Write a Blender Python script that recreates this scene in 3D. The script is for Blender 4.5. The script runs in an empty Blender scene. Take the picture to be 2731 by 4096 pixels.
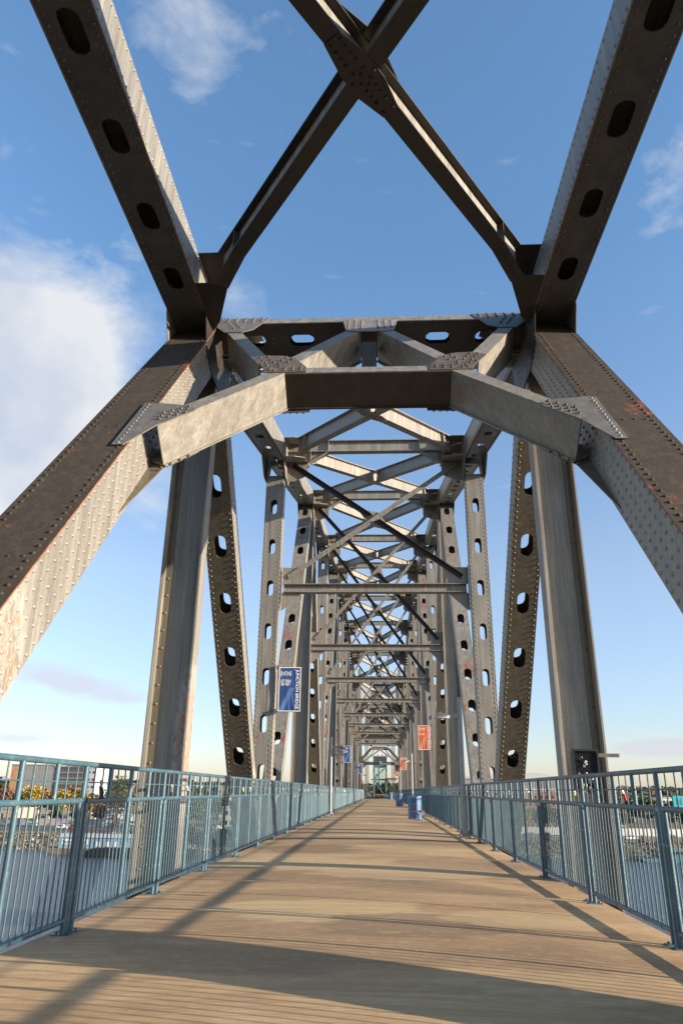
import bpy, math, random
import numpy as np
from mathutils import Vector, Matrix
random.seed(7); rng = np.random.default_rng(7)
R = math.radians
scene = bpy.context.scene
COL = scene.collection

# ------------------------------------------------------------------ camera
# eye level is z = 0, the walkway is at z = -1.17, y runs along the bridge
cam_d = bpy.data.cameras.new('camera'); cam = bpy.data.objects.new('camera', cam_d); COL.objects.link(cam)
cam_d.sensor_fit = 'VERTICAL'; cam_d.sensor_height = 36.0; cam_d.lens = 2886.06/4096*36.0
cam_d.clip_start = 0.05; cam_d.clip_end = 6000
pit, yaw, rol = 0.3687, -0.0558, 0.0129
cy, sy, cp, sp = math.cos(yaw), math.sin(yaw), math.cos(pit), math.sin(pit)
Fv = Vector((sy*cp, cy*cp, sp)); Rv = Vector((cy, -sy, 0)); Uv = Rv.cross(Fv)
cr, sr = math.cos(rol), math.sin(rol)
R2 = Rv*cr + Uv*sr; U2 = Uv*cr - Rv*sr
m = Matrix(((R2.x, U2.x, -Fv.x, 0.1564), (R2.y, U2.y, -Fv.y, 0), (R2.z, U2.z, -Fv.z, 0), (0, 0, 0, 1)))
cam.matrix_world = m
scene.camera = cam

# ------------------------------------------------------------------ light
SUN_DIR = Vector((1.0, -0.29, 0.242)).normalized()         # towards the sun
SUN_EL = math.asin(SUN_DIR.z)
SUN_AZ = math.atan2(SUN_DIR.x, SUN_DIR.y)                    # clockwise from +y
sun_d = bpy.data.lights.new('sun', 'SUN'); sun_d.energy = 5.0; sun_d.angle = R(0.42); sun_d.color = (1.0, 0.88, 0.73)
sun = bpy.data.objects.new('sun', sun_d); COL.objects.link(sun)
sun.rotation_euler = SUN_DIR.to_track_quat('Z', 'Y').to_euler()

world = bpy.data.worlds.new('World'); scene.world = world; world.use_nodes = True
nt = world.node_tree; N = nt.nodes; L = nt.links; N.clear()
def nd(t, **k):
    n = N.new(t)
    for a, b in k.items():
        if hasattr(n, a): setattr(n, a, b)
    return n
w_out = nd('ShaderNodeOutputWorld'); w_bg = nd('ShaderNodeBackground'); w_bg.inputs['Strength'].default_value = 0.125
sky = nd('ShaderNodeTexSky'); sky.sky_type = 'NISHITA'; sky.sun_disc = False
sky.sun_elevation = SUN_EL; sky.sun_rotation = SUN_AZ; sky.air_density = 1.0; sky.dust_density = 0.5; sky.ozone_density = 2.5
tc = nd('ShaderNodeTexCoord')
def vdot(vec):
    n = nd('ShaderNodeVectorMath', operation='DOT_PRODUCT'); L.new(tc.outputs['Generated'], n.inputs[0]); n.inputs[1].default_value = vec; return n.outputs['Value']
def mth(op, a, b=None, c=None, clamp=False):
    n = nd('ShaderNodeMath', operation=op); n.use_clamp = clamp
    for i, v in enumerate((a, b, c)):
        if v is None: continue
        if isinstance(v, (int, float)): n.inputs[i].default_value = v
        else: L.new(v, n.inputs[i])
    return n.outputs[0]
def pix_dir(px, py):                                           # direction of a picture point of the 2731x4096 photo
    d = Fv*2886.06 + R2*(px-1365.5) - U2*(py-2048); return d.normalized()
# clouds: soft patches of sky, given by direction and spread, broken up by noise
noi = nd('ShaderNodeTexNoise'); noi.inputs['Scale'].default_value = 5.5; noi.inputs['Detail'].default_value = 11; noi.inputs['Roughness'].default_value = 0.60; noi.inputs['Distortion'].default_value = 0.35
mp = nd('ShaderNodeMapping'); mp.inputs['Scale'].default_value = (1, 1, 1.5); mp.inputs['Location'].default_value = (0.37, 1.1, 0.2)
L.new(tc.outputs['Generated'], mp.inputs['Vector']); L.new(mp.outputs['Vector'], noi.inputs['Vector'])
patches = [((-80, 1440), 0.115, 1.05), ((150, 1440), 0.075, 0.78), ((330, 1330), 0.05, 0.55), ((60, 1130), 0.06, 0.48), ((-60, 1800), 0.10, 0.95), ((130, 1720), 0.07, 0.6), ((560, 1960), 0.05, 0.42), ((400, 1600), 0.05, 0.4),
           ((640, 10), 0.06, 0.42), ((880, 70), 0.08, 0.50), ((780, 360), 0.06, 0.44), ((960, 1200), 0.04, 0.40),
           ((2790, 560), 0.06, 0.50), ((2770, 900), 0.05, 0.48), ((2640, 700), 0.04, 0.25),
           ((150, 2690), 0.034, 0.85), ((330, 2745), 0.034, 0.85), ((480, 2790), 0.024, 0.6), ((30, 2950), 0.026, 0.75),
           ((2540, 2995), 0.020, 0.8), ((2640, 2985), 0.022, 0.9), ((2730, 2990), 0.028, 0.9), ((1800, 2980), 0.02, 0.4), ((440, 2230), 0.05, 0.3), ((420, 950), 0.05, 0.40), ((90, 480), 0.05, 0.36)]
tot = None; low = None
for (px, py), wd, amp in patches:
    d = pix_dir(px, py)
    if py > 2600:                                               # low flat banks: stretched sideways
        h = Vector((-d.y, d.x, 0)).normalized(); v = d.cross(h)
        a = mth('DIVIDE', vdot(h), wd*2.0); b = mth('DIVIDE', vdot(v), wd*0.42)
        front = mth('GREATER_THAN', vdot(d), 0)
        r2 = mth('ADD', mth('MULTIPLY', a, a), mth('MULTIPLY', b, b))
        g = mth('MULTIPLY', mth('EXPONENT', mth('MULTIPLY', r2, -1.0)), front)
    else:
        g = mth('EXPONENT', mth('DIVIDE', mth('SUBTRACT', vdot(d), 1.0), wd*wd*0.75))
    g = mth('MULTIPLY', g, amp)
    if py > 2600: low = g if low is None else mth('ADD', low, g)
    else: tot = g if tot is None else mth('ADD', tot, g)
dens = mth('MULTIPLY', mth('SUBTRACT', mth('MULTIPLY_ADD', noi.outputs['Fac'], 2.5, mth('MULTIPLY', tot, 0.72)), 1.62), 1.7, clamp=True)
dens = mth('MULTIPLY', dens, mth('MINIMUM', mth('MULTIPLY', tot, 2.2), 1.0))
dens = mth('MULTIPLY', dens, 0.92, clamp=True)
n2 = nd('ShaderNodeTexNoise'); n2.inputs['Scale'].default_value = 16; n2.inputs['Detail'].default_value = 8; m2 = nd('ShaderNodeMapping'); m2.inputs['Scale'].default_value = (1, 1, 3.2); L.new(tc.outputs['Generated'], m2.inputs['Vector']); L.new(m2.outputs['Vector'], n2.inputs['Vector'])
ldens = mth('MULTIPLY', mth('SUBTRACT', mth('MULTIPLY_ADD', n2.outputs['Fac'], 1.6, low), 1.05), 1.2, clamp=True)
ldens = mth('MULTIPLY', ldens, 0.72)
sh = nd('ShaderNodeTexNoise'); sh.inputs['Scale'].default_value = 7.0; sh.inputs['Detail'].default_value = 5; L.new(tc.outputs['Generated'], sh.inputs['Vector'])
crmp = nd('ShaderNodeValToRGB'); L.new(sh.outputs['Fac'], crmp.inputs[0])
crmp.color_ramp.elements[0].position = 0.32; crmp.color_ramp.elements[0].color = (1.9, 2.15, 2.65, 1)
crmp.color_ramp.elements[1].position = 0.6; crmp.color_ramp.elements[1].color = (3.0, 3.05, 3.1, 1)
mix = nd('ShaderNodeMix', data_type='RGBA'); mix.clamp_factor = True
# paler and less yellow towards the horizon, as in the clear evening air of the photograph
sepz = nd('ShaderNodeSeparateXYZ'); L.new(tc.outputs['Generated'], sepz.inputs[0])
hz = nd('ShaderNodeValToRGB'); L.new(sepz.outputs[2], hz.inputs[0]); he = hz.color_ramp.elements
while len(he) < 5: he.new(0.5)
for k_, (p_, c_) in enumerate(((0.0, (0.80, 0.78, 1.0)), (0.09, (0.86, 0.80, 0.90)), (0.27, (1.18, 0.98, 0.94)), (0.65, (0.96, 1.10, 1.15)), (0.85, (1.03, 1.17, 1.22)))):
    he[k_].position = p_; he[k_].color = (*c_, 1)
skm = nd('ShaderNodeMix', data_type='RGBA', blend_type='MULTIPLY'); skm.inputs['Factor'].default_value = 1; L.new(sky.outputs['Color'], skm.inputs['A']); L.new(hz.outputs['Color'], skm.inputs['B'])
L.new(dens, mix.inputs['Factor']); L.new(skm.outputs['Result'], mix.inputs['A']); L.new(crmp.outputs['Color'], mix.inputs['B'])
mx2 = nd('ShaderNodeMix', data_type='RGBA'); L.new(ldens, mx2.inputs['Factor']); L.new(mix.outputs['Result'], mx2.inputs['A']); mx2.inputs['B'].default_value = (2.5, 2.5, 2.75, 1)
L.new(mx2.outputs['Result'], w_bg.inputs['Color']); L.new(w_bg.outputs[0], w_out.inputs['Surface'])

scene.view_settings.view_transform = 'Standard'; scene.view_settings.look = 'None'; scene.view_settings.gamma = 1
scene.view_settings.exposure = 1.2
scene.render.engine = 'CYCLES'

# ------------------------------------------------------------------ materials
def new_mat(name):
    mt = bpy.data.materials.new(name); mt.use_nodes = True
    t = mt.node_tree; b = t.nodes['Principled BSDF']; return mt, t, b
class G:                                                      # small node-graph helper
    def __init__(s, t): s.t = t; s.tc = t.nodes.new('ShaderNodeTexCoord')
    def n(s, ty, **k):
        x = s.t.nodes.new(ty)
        for a, b in k.items(): setattr(x, a, b)
        return x
    def l(s, a, b): s.t.links.new(a, b)
    def noise(s, scale, detail=4, rough=0.5, vec=(1, 1, 1), loc=(0, 0, 0), dist=0, co='Object'):
        m_ = s.n('ShaderNodeMapping'); m_.inputs['Scale'].default_value = vec; m_.inputs['Location'].default_value = loc
        s.l(s.tc.outputs[co], m_.inputs['Vector'])
        x = s.n('ShaderNodeTexNoise'); x.inputs['Scale'].default_value = scale; x.inputs['Detail'].default_value = detail
        x.inputs['Roughness'].default_value = rough; x.inputs['Distortion'].default_value = dist
        s.l(m_.outputs[0], x.inputs['Vector']); return x.outputs['Fac']
    def ramp(s, v, *st, interp='LINEAR'):
        x = s.n('ShaderNodeValToRGB'); s.l(v, x.inputs[0]); e = x.color_ramp.elements; x.color_ramp.interpolation = interp
        while len(e) < len(st): e.new(0.5)
        for i, (p, c) in enumerate(st):
            e[i].position = p; e[i].color = c if len(c) == 4 else (*c, 1)
        return x.outputs['Color']
    def mix(s, f, a, b, mode='MIX'):
        x = s.n('ShaderNodeMix', data_type='RGBA', blend_type=mode)
        for sock, v in (('Factor', f), ('A', a), ('B', b)):
            if isinstance(v, (int, float)): x.inputs[sock].default_value = v
            elif isinstance(v, tuple): x.inputs[sock].default_value = v if len(v) == 4 else (*v, 1)
            else: s.l(v, x.inputs[sock])
        return x.outputs['Result']
    def math(s, op, a, b=0.0, clamp=False):
        x = s.n('ShaderNodeMath', operation=op, use_clamp=clamp)
        for i, v in enumerate((a, b)):
            if isinstance(v, (int, float)): x.inputs[i].default_value = v
            else: s.l(v, x.inputs[i])
        return x.outputs[0]
    def bump(s, v, strength, dist, bsdf):
        x = s.n('ShaderNodeBump'); x.inputs['Strength'].default_value = strength; x.inputs['Distance'].default_value = dist
        s.l(v, x.inputs['Height']); s.l(x.outputs[0], bsdf.inputs['Normal'])
    def blob(s, c, rx, ry, rz):                               # 1 at the centre, 0 beyond the radii
        m_ = s.n('ShaderNodeVectorMath', operation='SUBTRACT'); s.l(s.tc.outputs['Object'], m_.inputs[0]); m_.inputs[1].default_value = c
        d_ = s.n('ShaderNodeVectorMath', operation='DIVIDE'); s.l(m_.outputs[0], d_.inputs[0]); d_.inputs[1].default_value = (rx, ry, rz)
        l_ = s.n('ShaderNodeVectorMath', operation='LENGTH'); s.l(d_.outputs[0], l_.inputs[0])
        return s.math('SUBTRACT', 1.0, l_.outputs['Value'], clamp=True)

def steel(name, c0, c1, c2, rust_lo, rust_hi, rust=(0.30, 0.085, 0.045), metal=0.25, rough=0.5, special=None, vert=True):
    mt, t, b = new_mat(name); g = G(t)
    sv = (9, 9, 0.55) if vert else (4, 4, 4)
    streak = g.noise(1.0, 6, 0.6, sv)
    base = g.ramp(streak, (0.28, c0), (0.52, c1), (0.75, c2))
    if vert: base = g.mix(g.math('MULTIPLY', g.ramp(g.noise(1.0, 3, 0.5, (26, 26, 0.8), (1, 8, 3)), (0.46, (0, 0, 0)), (0.56, (1, 1, 1))), 0.35), base, tuple(x*0.75 for x in c0))
    blotch = g.noise(0.9, 6, 0.6)
    base = g.mix(g.ramp(blotch, (0.42, (0, 0, 0)), (0.70, (0.32, 0.32, 0.32))), base, tuple(x*0.72 for x in c0))
    fine = g.noise(38, 4, 0.7)
    base = g.mix(0.22, base, g.ramp(fine, (0.3, tuple(x*0.6 for x in c0)), (0.7, tuple(min(1, x*1.15) for x in c2))))
    rn = g.noise(1.25, 9, 0.66, (1, 1, 0.8), (3, 1, 5)); rd = g.noise(11, 6, 0.7, (1, 1, 0.35))
    rm = g.math('MULTIPLY', g.ramp(rn, (rust_lo, (0, 0, 0)), (rust_hi, (1, 1, 1))), g.ramp(rd, (0.44, (0, 0, 0)), (0.53, (1, 1, 1))))
    base = g.mix(rm, base, rust)
    # brown runs and pinholes
    runs = g.math('MULTIPLY', g.ramp(g.noise(2.0, 5, 0.6, (16, 16, 0.35), (7, 2, 1)), (0.60, (0, 0, 0)), (0.70, (1, 1, 1))), 0.5)
    base = g.mix(runs, base, (0.10, 0.06, 0.035))
    if special: base = special(g, base)
    g.l(base, b.inputs['Base Color']); b.inputs['Metallic'].default_value = metal
    ro = g.ramp(streak, (0.3, (rough-.08,)*3), (0.7, (rough+.12,)*3)); g.l(ro, b.inputs['Roughness'])
    g.bump(g.math('ADD', g.noise(5, 5, 0.6, (1, 1, 0.5)), g.math('MULTIPLY', fine, 0.25)), 0.16, 0.02, b)
    return mt
def peel(g, base):
    for c, r in (((-2.86, 5.70, 0.9), (0.3, 0.34, 0.85)), ((-2.86, 11.75, 0.75), (0.3, 0.4, 1.5)), ((2.9, 20.0, 0.0), (.5, 1.0, 1.2)), ((-2.86, 18.3, -0.3), (.3, .6, 1.0))):
        k = g.blob(c, *r); nn = g.noise(14, 7, 0.75, (1, 1, 0.35))
        f = g.math('MULTIPLY', g.ramp(nn, (0.44, (0, 0, 0)), (0.50, (0.8, 0.8, 0.8))), g.ramp(k, (0.06, (0, 0, 0)), (0.30, (1, 1, 1))))
        f2 = g.math('MULTIPLY', g.ramp(nn, (0.50, (0, 0, 0)), (0.56, (1, 1, 1))), g.ramp(k, (0.25, (0, 0, 0)), (0.50, (0.9, 0.9, 0.9))))
        k2 = g.math('GREATER_THAN', k, 0.02)
        base = g.mix(g.math('MULTIPLY', f, k2), base, (0.46, 0.40, 0.34)); base = g.mix(g.math('MULTIPLY', f2, k2), base, (0.42, 0.16, 0.08))
    return base
def plain_early(name, col):
    mt, t, b = new_mat(name); g = G(t); g.l(g.ramp(g.noise(6, 5, 0.7), (0.35, tuple(x*0.35 for x in col)), (0.6, col)), b.inputs['Base Color']); b.inputs['Roughness'].default_value = 0.9; return mt
GREY = ((0.160, 0.142, 0.112), (0.262, 0.238, 0.196), (0.350, 0.322, 0.272))
M = {}
M['steel'] = steel('weathered_steel', *GREY, 0.635, 0.69, special=peel)
M['steel_red'] = steel('steel_with_primer_showing', *GREY, 0.56, 0.62, rust=(0.27, 0.082, 0.05))
M['steel_plate'] = steel('weathered_gusset_steel', *[tuple(q*0.66 for q in x) for x in GREY], 0.62, 0.68)
M['steel_brown'] = steel('brown_cover_plate', (0.038, 0.028, 0.019), (0.056, 0.043, 0.030), (0.084, 0.066, 0.048), 0.60, 0.66, rust=(0.26, 0.07, 0.035), metal=0.0, rough=0.82)
M['steel_brown'].node_tree.nodes['Principled BSDF'].inputs['Specular IOR Level'].default_value = 0.2
M['steel_dark'] = steel('dark_soffit_steel', (0.060, 0.050, 0.040), (0.095, 0.080, 0.063), (0.13, 0.112, 0.09), 0.68, 0.74, metal=0.15, vert=False)  # darker copy of the steel, shade of the undersides put into its colour
M['rust_edge'] = plain_early('rusty_plate_edge', (0.26, 0.105, 0.05))
M['steel_shaded'] = steel('steel_with_painted_shade', (0.022, 0.017, 0.012), (0.036, 0.029, 0.021), (0.056, 0.046, 0.035), 0.72, 0.78, metal=0.1, vert=False)  # same steel darker still: shade of soffits and recesses painted in
M['steel_olive'] = steel('olive_steel', (0.10, 0.082, 0.055), (0.16, 0.134, 0.092), (0.22, 0.186, 0.135), 0.66, 0.72, metal=0.2)
M['bolt'] = steel('rusty_bolt_steel', (0.08, 0.062, 0.045), (0.13, 0.105, 0.078), (0.19, 0.16, 0.125), 0.62, 0.7, rust=(0.16, 0.07, 0.04), metal=0.3, vert=False)


def rail_paint():
    mt, t, b = new_mat('blue_rail_paint'); g = G(t)
    c = g.ramp(g.noise(6, 6, 0.65, (1, 1, 0.4)), (0.3, (0.034, 0.075, 0.096)), (0.55, (0.052, 0.108, 0.133)), (0.8, (0.09, 0.165, 0.188)))
    c = g.mix(g.ramp(g.noise(21, 6, 0.7), (0.60, (0, 0, 0)), (0.68, (0.6, 0.6, 0.6))), c, (0.28, 0.34, 0.33))
    c = g.mix(g.ramp(g.noise(13, 6, 0.7, (1, 1, 1), (9, 4, 2)), (0.70, (0, 0, 0)), (0.76, (0.6, 0.6, 0.6))), c, (0.16, 0.07, 0.03))
    g.l(c, b.inputs['Base Color']); b.inputs['Roughness'].default_value = 0.38
    g.bump(g.noise(60, 3, 0.6), 0.12, 0.004, b); return mt
M['rail'] = rail_paint()
def deck_mat():
    mt, t, b = new_mat('tined_concrete'); g = G(t)
    c = g.ramp(g.noise(0.55, 6, 0.6, (0.6, 0.9, 1), (4, 7, 0), 0.5), (0.38, (0.29, 0.158, 0.062)), (0.50, (0.50, 0.288, 0.120)), (0.62, (0.71, 0.445, 0.205)))
    warp = g.math('MULTIPLY', g.math('SUBTRACT', g.noise(1.6, 5, 0.6, (0.6, 1.2, 1)), 0.5), 2.6)
    def patch(c, cx, cy, rx, ry, col, amt):                    # worn or damp patch with a ragged edge
        k = g.math('ADD', g.blob((cx, cy, -1.13), rx, ry, 3.0), g.math('MULTIPLY', warp, 0.45))
        return g.mix(g.math('MULTIPLY', g.ramp(k, (0.22, (0, 0, 0)), (0.34, (1, 1, 1))), amt), c, col)
    LT, DK = (0.80, 0.56, 0.26), (0.20, 0.116, 0.048)
    for q in ((-0.5, 8.3, 1.5, 1.1, LT, .75), (0.5, 7.4, 1.2, 0.9, DK, .7), (1.6, 8.0, 1.0, 0.8, LT, .5), (-1.4, 13.4, 1.6, 1.6, LT, .6), (0.4, 12.0, 1.8, 1.2, LT, .55), (1.6, 13.6, 1.4, 1.4, DK, .4), (-1.3, 16.6, 1.3, 1.9, DK, .55),
              (0.8, 17.0, 1.8, 1.6, LT, .5), (-1.7, 11.2, 1.0, 1.0, DK, .5), (0.9, 10.2, 1.6, 0.9, DK, .4), (0.3, 29.5, 1.6, 1.5, LT, .6), (0.25, 30.4, 0.7, 0.8, DK, .8), (-0.9, 6.0, 1.3, 0.7, DK, .35), (1.4, 5.4, 1.4, 0.6, LT, .3), (0.2, 46.0, 1.0, 1.6, DK, .6), (-0.6, 38.0, 1.2, 2.0, LT, .4)):
        c = patch(c, *q)
    rake = g.noise(1.0, 5, 0.65, (0.7, 16, 1)); c = g.mix(g.ramp(rake, (0.42, (0, 0, 0)), (0.60, (0.42, 0.42, 0.42))), c, (0.24, 0.148, 0.07))
    fleck = g.noise(7, 8, 0.75); c = g.mix(g.ramp(fleck, (0.52, (0, 0, 0)), (0.66, (0.3, 0.3, 0.3))), c, (0.78, 0.58, 0.32))
    grain = g.noise(140, 4, 0.75)
    c = g.mix(0.20, c, g.ramp(grain, (0.3, (0.12, 0.08, 0.04)), (0.7, (0.55, 0.42, 0.26))))
    spots = g.ramp(g.noise(24, 3, 0.6, (1, 1, 1), (5, 5, 5)), (0.755, (0, 0, 0)), (0.77, (0.7, 0.7, 0.7)))
    c = g.mix(spots, c, (0.05, 0.04, 0.03))
    # grooves raked across the walk, one every 3 cm
    wv = g.n('ShaderNodeTexWave', wave_type='BANDS', bands_direction='Y', wave_profile='SIN'); wv.inputs['Scale'].default_value = 10.5; wv.inputs['Distortion'].default_value = 0.6; wv.inputs['Detail Scale'].default_value = 2
    g.l(g.tc.outputs['Object'], wv.inputs['Vector'])
    c = g.mix(g.math('MULTIPLY', g.ramp(wv.outputs['Fac'], (0.0, (1, 1, 1)), (0.35, (0, 0, 0))), 0.45), c, (0.13, 0.085, 0.045))
    # hairline cracks
    vo = g.n('ShaderNodeTexVoronoi', feature='DISTANCE_TO_EDGE'); vo.inputs['Scale'].default_value = 0.35
    mm = g.n('ShaderNodeMapping'); g.l(g.tc.outputs['Object'], mm.inputs['Vector']); no = g.n('ShaderNodeTexNoise'); no.inputs['Scale'].default_value = 2.5; no.inputs['Detail'].default_value = 6
    g.l(g.tc.outputs['Object'], no.inputs['Vector']); va = g.n('ShaderNodeVectorMath', operation='MULTIPLY_ADD'); g.l(no.outputs['Color'], va.inputs[0]); va.inputs[1].default_value = (0.9, 0.9, 0); g.l(g.tc.outputs['Object'], va.inputs[2])
    g.l(va.outputs[0], vo.inputs['Vector'])
    c = g.mix(g.math('MULTIPLY', g.ramp(vo.outputs['Distance'], (0.0, (1, 1, 1)), (0.004, (0, 0, 0))), 0.16), c, (0.09, 0.06, 0.04))
    g.l(c, b.inputs['Base Color']); b.inputs['Roughness'].default_value = 0.85
    g.bump(g.math('ADD', g.math('MULTIPLY', wv.outputs['Fac'], 0.5), g.math('MULTIPLY', grain, 0.6)), 0.22, 0.004, b); return mt
M['deck'] = deck_mat()

def plain(name, col, rough=0.6, metal=0.0, var=0.18, scale=3.0, bump=0.0, emit=None):
    mt, t, b = new_mat(name); g = G(t)
    c = g.ramp(g.noise(scale, 6, 0.62), (0.3, tuple(x*(1-var) for x in col)), (0.7, tuple(min(1, x*(1+var)) for x in col)))
    g.l(c, b.inputs['Base Color']); b.inputs['Roughness'].default_value = rough; b.inputs['Metallic'].default_value = metal
    if bump: g.bump(g.noise(scale*8, 4, 0.6), bump, 0.02, b)
    if emit: b.inputs['Emission Color'].default_value = (*emit[0], 1); b.inputs['Emission Strength'].default_value = emit[1]
    return mt
M['white_paint'] = plain('pole_paint', (0.29, 0.285, 0.27), 0.45, 0.2, 0.12)
M['concrete'] = plain('pier_concrete', (0.33, 0.30, 0.26), 0.9, 0, 0.2, 0.6, 0.3)
M['can_blue'] = plain('can_blue_paint', (0.13, 0.25, 0.45), 0.4, 0, 0.15, 8)
M['can_dark'] = plain('bin_liner', (0.02, 0.022, 0.03), 0.5)
M['wood'] = plain('bench_wood', (0.36, 0.13, 0.06), 0.6, 0, 0.3, 12)
M['teal'] = plain('elevator_teal_paint', (0.075, 0.175, 0.20), 0.45, 0.1, 0.12)
M['red'] = plain('red_paint', (0.45, 0.05, 0.03), 0.5)
M['black'] = plain('black_metal', (0.018, 0.018, 0.018), 0.5, 0.3)
M['brass'] = plain('brass', (0.55, 0.36, 0.10), 0.35, 0.7)
M['silver'] = plain('lock_steel', (0.5, 0.48, 0.45), 0.3, 0.8)
M['lock_red'] = plain('red_lock_paint', (0.55, 0.04, 0.03), 0.4)
M['lens'] = plain('lamp_lens', (0.55, 0.54, 0.5), 0.3)
M['white'] = plain('white_print', (0.78, 0.74, 0.68), 0.7, 0, 0.03)
M['corr'] = plain('corrugated_sheet', (0.30, 0.27, 0.235), 0.55, 0.2, 0.3, 1.2)
def glass(name, tint, alpha=0.35):
    mt, t, b = new_mat(name); b.inputs['Base Color'].default_value = (*tint, 1); b.inputs['Roughness'].default_value = 0.05
    b.inputs['Transmission Weight'].default_value = 1.0; b.inputs['IOR'].default_value = 1.05; return mt
M['glass'] = glass('elevator_glass', (0.80, 0.88, 0.88))
def banner_mat(name, dark, mid, light):
    mt, t, b = new_mat(name); g = G(t)
    # printed picture of leaning girders: pale wedges on the coloured cloth
    sp_ = g.n('ShaderNodeSeparateXYZ'); g.l(g.tc.outputs['Generated'], sp_.inputs[0]); X, Z = sp_.outputs[0], sp_.outputs[2]
    a = g.math('ABSOLUTE', g.math('SUBTRACT', g.math('SUBTRACT', X, 0.60), g.math('MULTIPLY', g.math('SUBTRACT', Z, 0.52), 0.95)))
    leg = g.math('MULTIPLY', g.math('LESS_THAN', a, 0.11), g.math('LESS_THAN', Z, 0.53))
    a2 = g.math('ABSOLUTE', g.math('SUBTRACT', g.math('SUBTRACT', X, 0.55), g.math('MULTIPLY', g.math('SUBTRACT', 0.52, Z), 0.42)))
    leg2 = g.math('MULTIPLY', g.math('LESS_THAN', a2, 0.05), g.math('LESS_THAN', Z, 0.54))
    a3 = g.math('ABSOLUTE', g.math('SUBTRACT', X, 0.50)); leg3 = g.math('MULTIPLY', g.math('LESS_THAN', a3, 0.025), g.math('LESS_THAN', Z, 0.36))
    f = g.math('MAXIMUM', g.math('MULTIPLY', leg, 0.6), g.math('MAXIMUM', g.math('MULTIPLY', leg2, 0.45), g.math('MULTIPLY', leg3, 0.35)))
    c = g.mix(g.ramp(g.noise(3, 4, 0.6, (4, 4, 1)), (0.35, (0, 0, 0)), (0.65, (1, 1, 1))), dark, mid)
    c = g.mix(f, c, light); g.l(c, b.inputs['Base Color']); b.inputs['Roughness'].default_value = 0.75; return mt
M['banner_blue'] = banner_mat('blue_banner_cloth', (0.012, 0.045, 0.165), (0.018, 0.065, 0.22), (0.13, 0.22, 0.42))
M['banner_orange'] = banner_mat('orange_banner_cloth', (0.44, 0.085, 0.02), (0.52, 0.115, 0.028), (0.60, 0.27, 0.17))
def water_mat():
    mt, t, b = new_mat('river_water'); g = G(t)
    b.inputs['Base Color'].default_value = (0.060, 0.075, 0.085, 1); b.inputs['Roughness'].default_value = 0.22; b.inputs['IOR'].default_value = 1.33
    n1 = g.noise(0.9, 5, 0.6, (1, 1.7, 1)); n2 = g.noise(0.14, 4, 0.55, (1, 2.0, 1))
    g.bump(g.math('ADD', n1, g.math('MULTIPLY', n2, 0.6)), 0.85, 0.5, b)
    return mt
M['water'] = water_mat()
def leaf_mat(name, c0, c1, c2):
    mt, t, b = new_mat(name); g = G(t)
    c = g.ramp(g.noise(0.55, 4, 0.6), (0.32, c0), (0.5, c1), (0.7, c2)); g.l(c, b.inputs['Base Color']); b.inputs['Roughness'].default_value = 0.75
    return mt
M['leaf_green'] = leaf_mat('green_leaves', (0.028, 0.045, 0.012), (0.05, 0.08, 0.02), (0.09, 0.12, 0.03))
M['leaf_dark'] = leaf_mat('dark_leaves', (0.018, 0.026, 0.012), (0.03, 0.042, 0.018), (0.055, 0.066, 0.026))
M['leaf_yellow'] = leaf_mat('yellow_leaves', (0.16, 0.12, 0.012), (0.32, 0.22, 0.018), (0.48, 0.32, 0.03))
M['leaf_orange'] = leaf_mat('orange_leaves', (0.15, 0.07, 0.02), (0.24, 0.115, 0.03), (0.30, 0.17, 0.05))
M['leaf_rust'] = leaf_mat('rust_leaves', (0.10, 0.045, 0.02), (0.16, 0.075, 0.035), (0.20, 0.11, 0.05))
M['leaf_red'] = leaf_mat('red_leaves', (0.28, 0.045, 0.015), (0.40, 0.07, 0.02), (0.5, 0.12, 0.03))
M['bark'] = plain('bark', (0.09, 0.065, 0.045), 0.9)
M['asphalt'] = plain('asphalt', (0.075, 0.073, 0.075), 0.9, 0, 0.15, 0.3)
M['grass'] = plain('dry_grass', (0.13, 0.115, 0.04), 0.95, 0, 0.4, 0.12)
M['rock'] = plain('riprap_stone', (0.27, 0.225, 0.175), 0.9, 0, 0.45, 0.35)
M['mud'] = plain('bank_soil', (0.16, 0.115, 0.075), 0.95, 0, 0.35, 0.15)
M['wall_white'] = plain('white_wall_paint', (0.72, 0.68, 0.60), 0.8, 0, 0.06, 0.2)
M['wall_tan'] = plain('tan_wall', (0.36, 0.28, 0.20), 0.85, 0, 0.15, 0.2)
M['wall_grey'] = plain('grey_panel', (0.24, 0.235, 0.225), 0.8, 0, 0.12, 0.15)
M['brick'] = plain('orange_brick', (0.42, 0.22, 0.11), 0.85, 0, 0.2, 0.5)
M['win_dark'] = plain('dark_glazing', (0.035, 0.038, 0.045), 0.15, 0, 0.3, 0.3)
M['win_mirror'] = plain('mirror_glazing', (0.10, 0.10, 0.11), 0.12, 0.4, 0.5, 0.2)
M['roof_pale'] = plain('pale_metal_roof', (0.50, 0.50, 0.50), 0.5, 0.2, 0.06, 0.1)
M['blue_hull'] = plain('museum_blue', (0.20, 0.34, 0.42), 0.6, 0, 0.1, 0.2)
M['teal_sign'] = plain('billboard_teal', (0.02, 0.42, 0.42), 0.5, 0, 0.05)
M['far_green'] = plain('far_woods_ground', (0.055, 0.065, 0.04), 0.95, 0, 0.3, 0.02)
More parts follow.
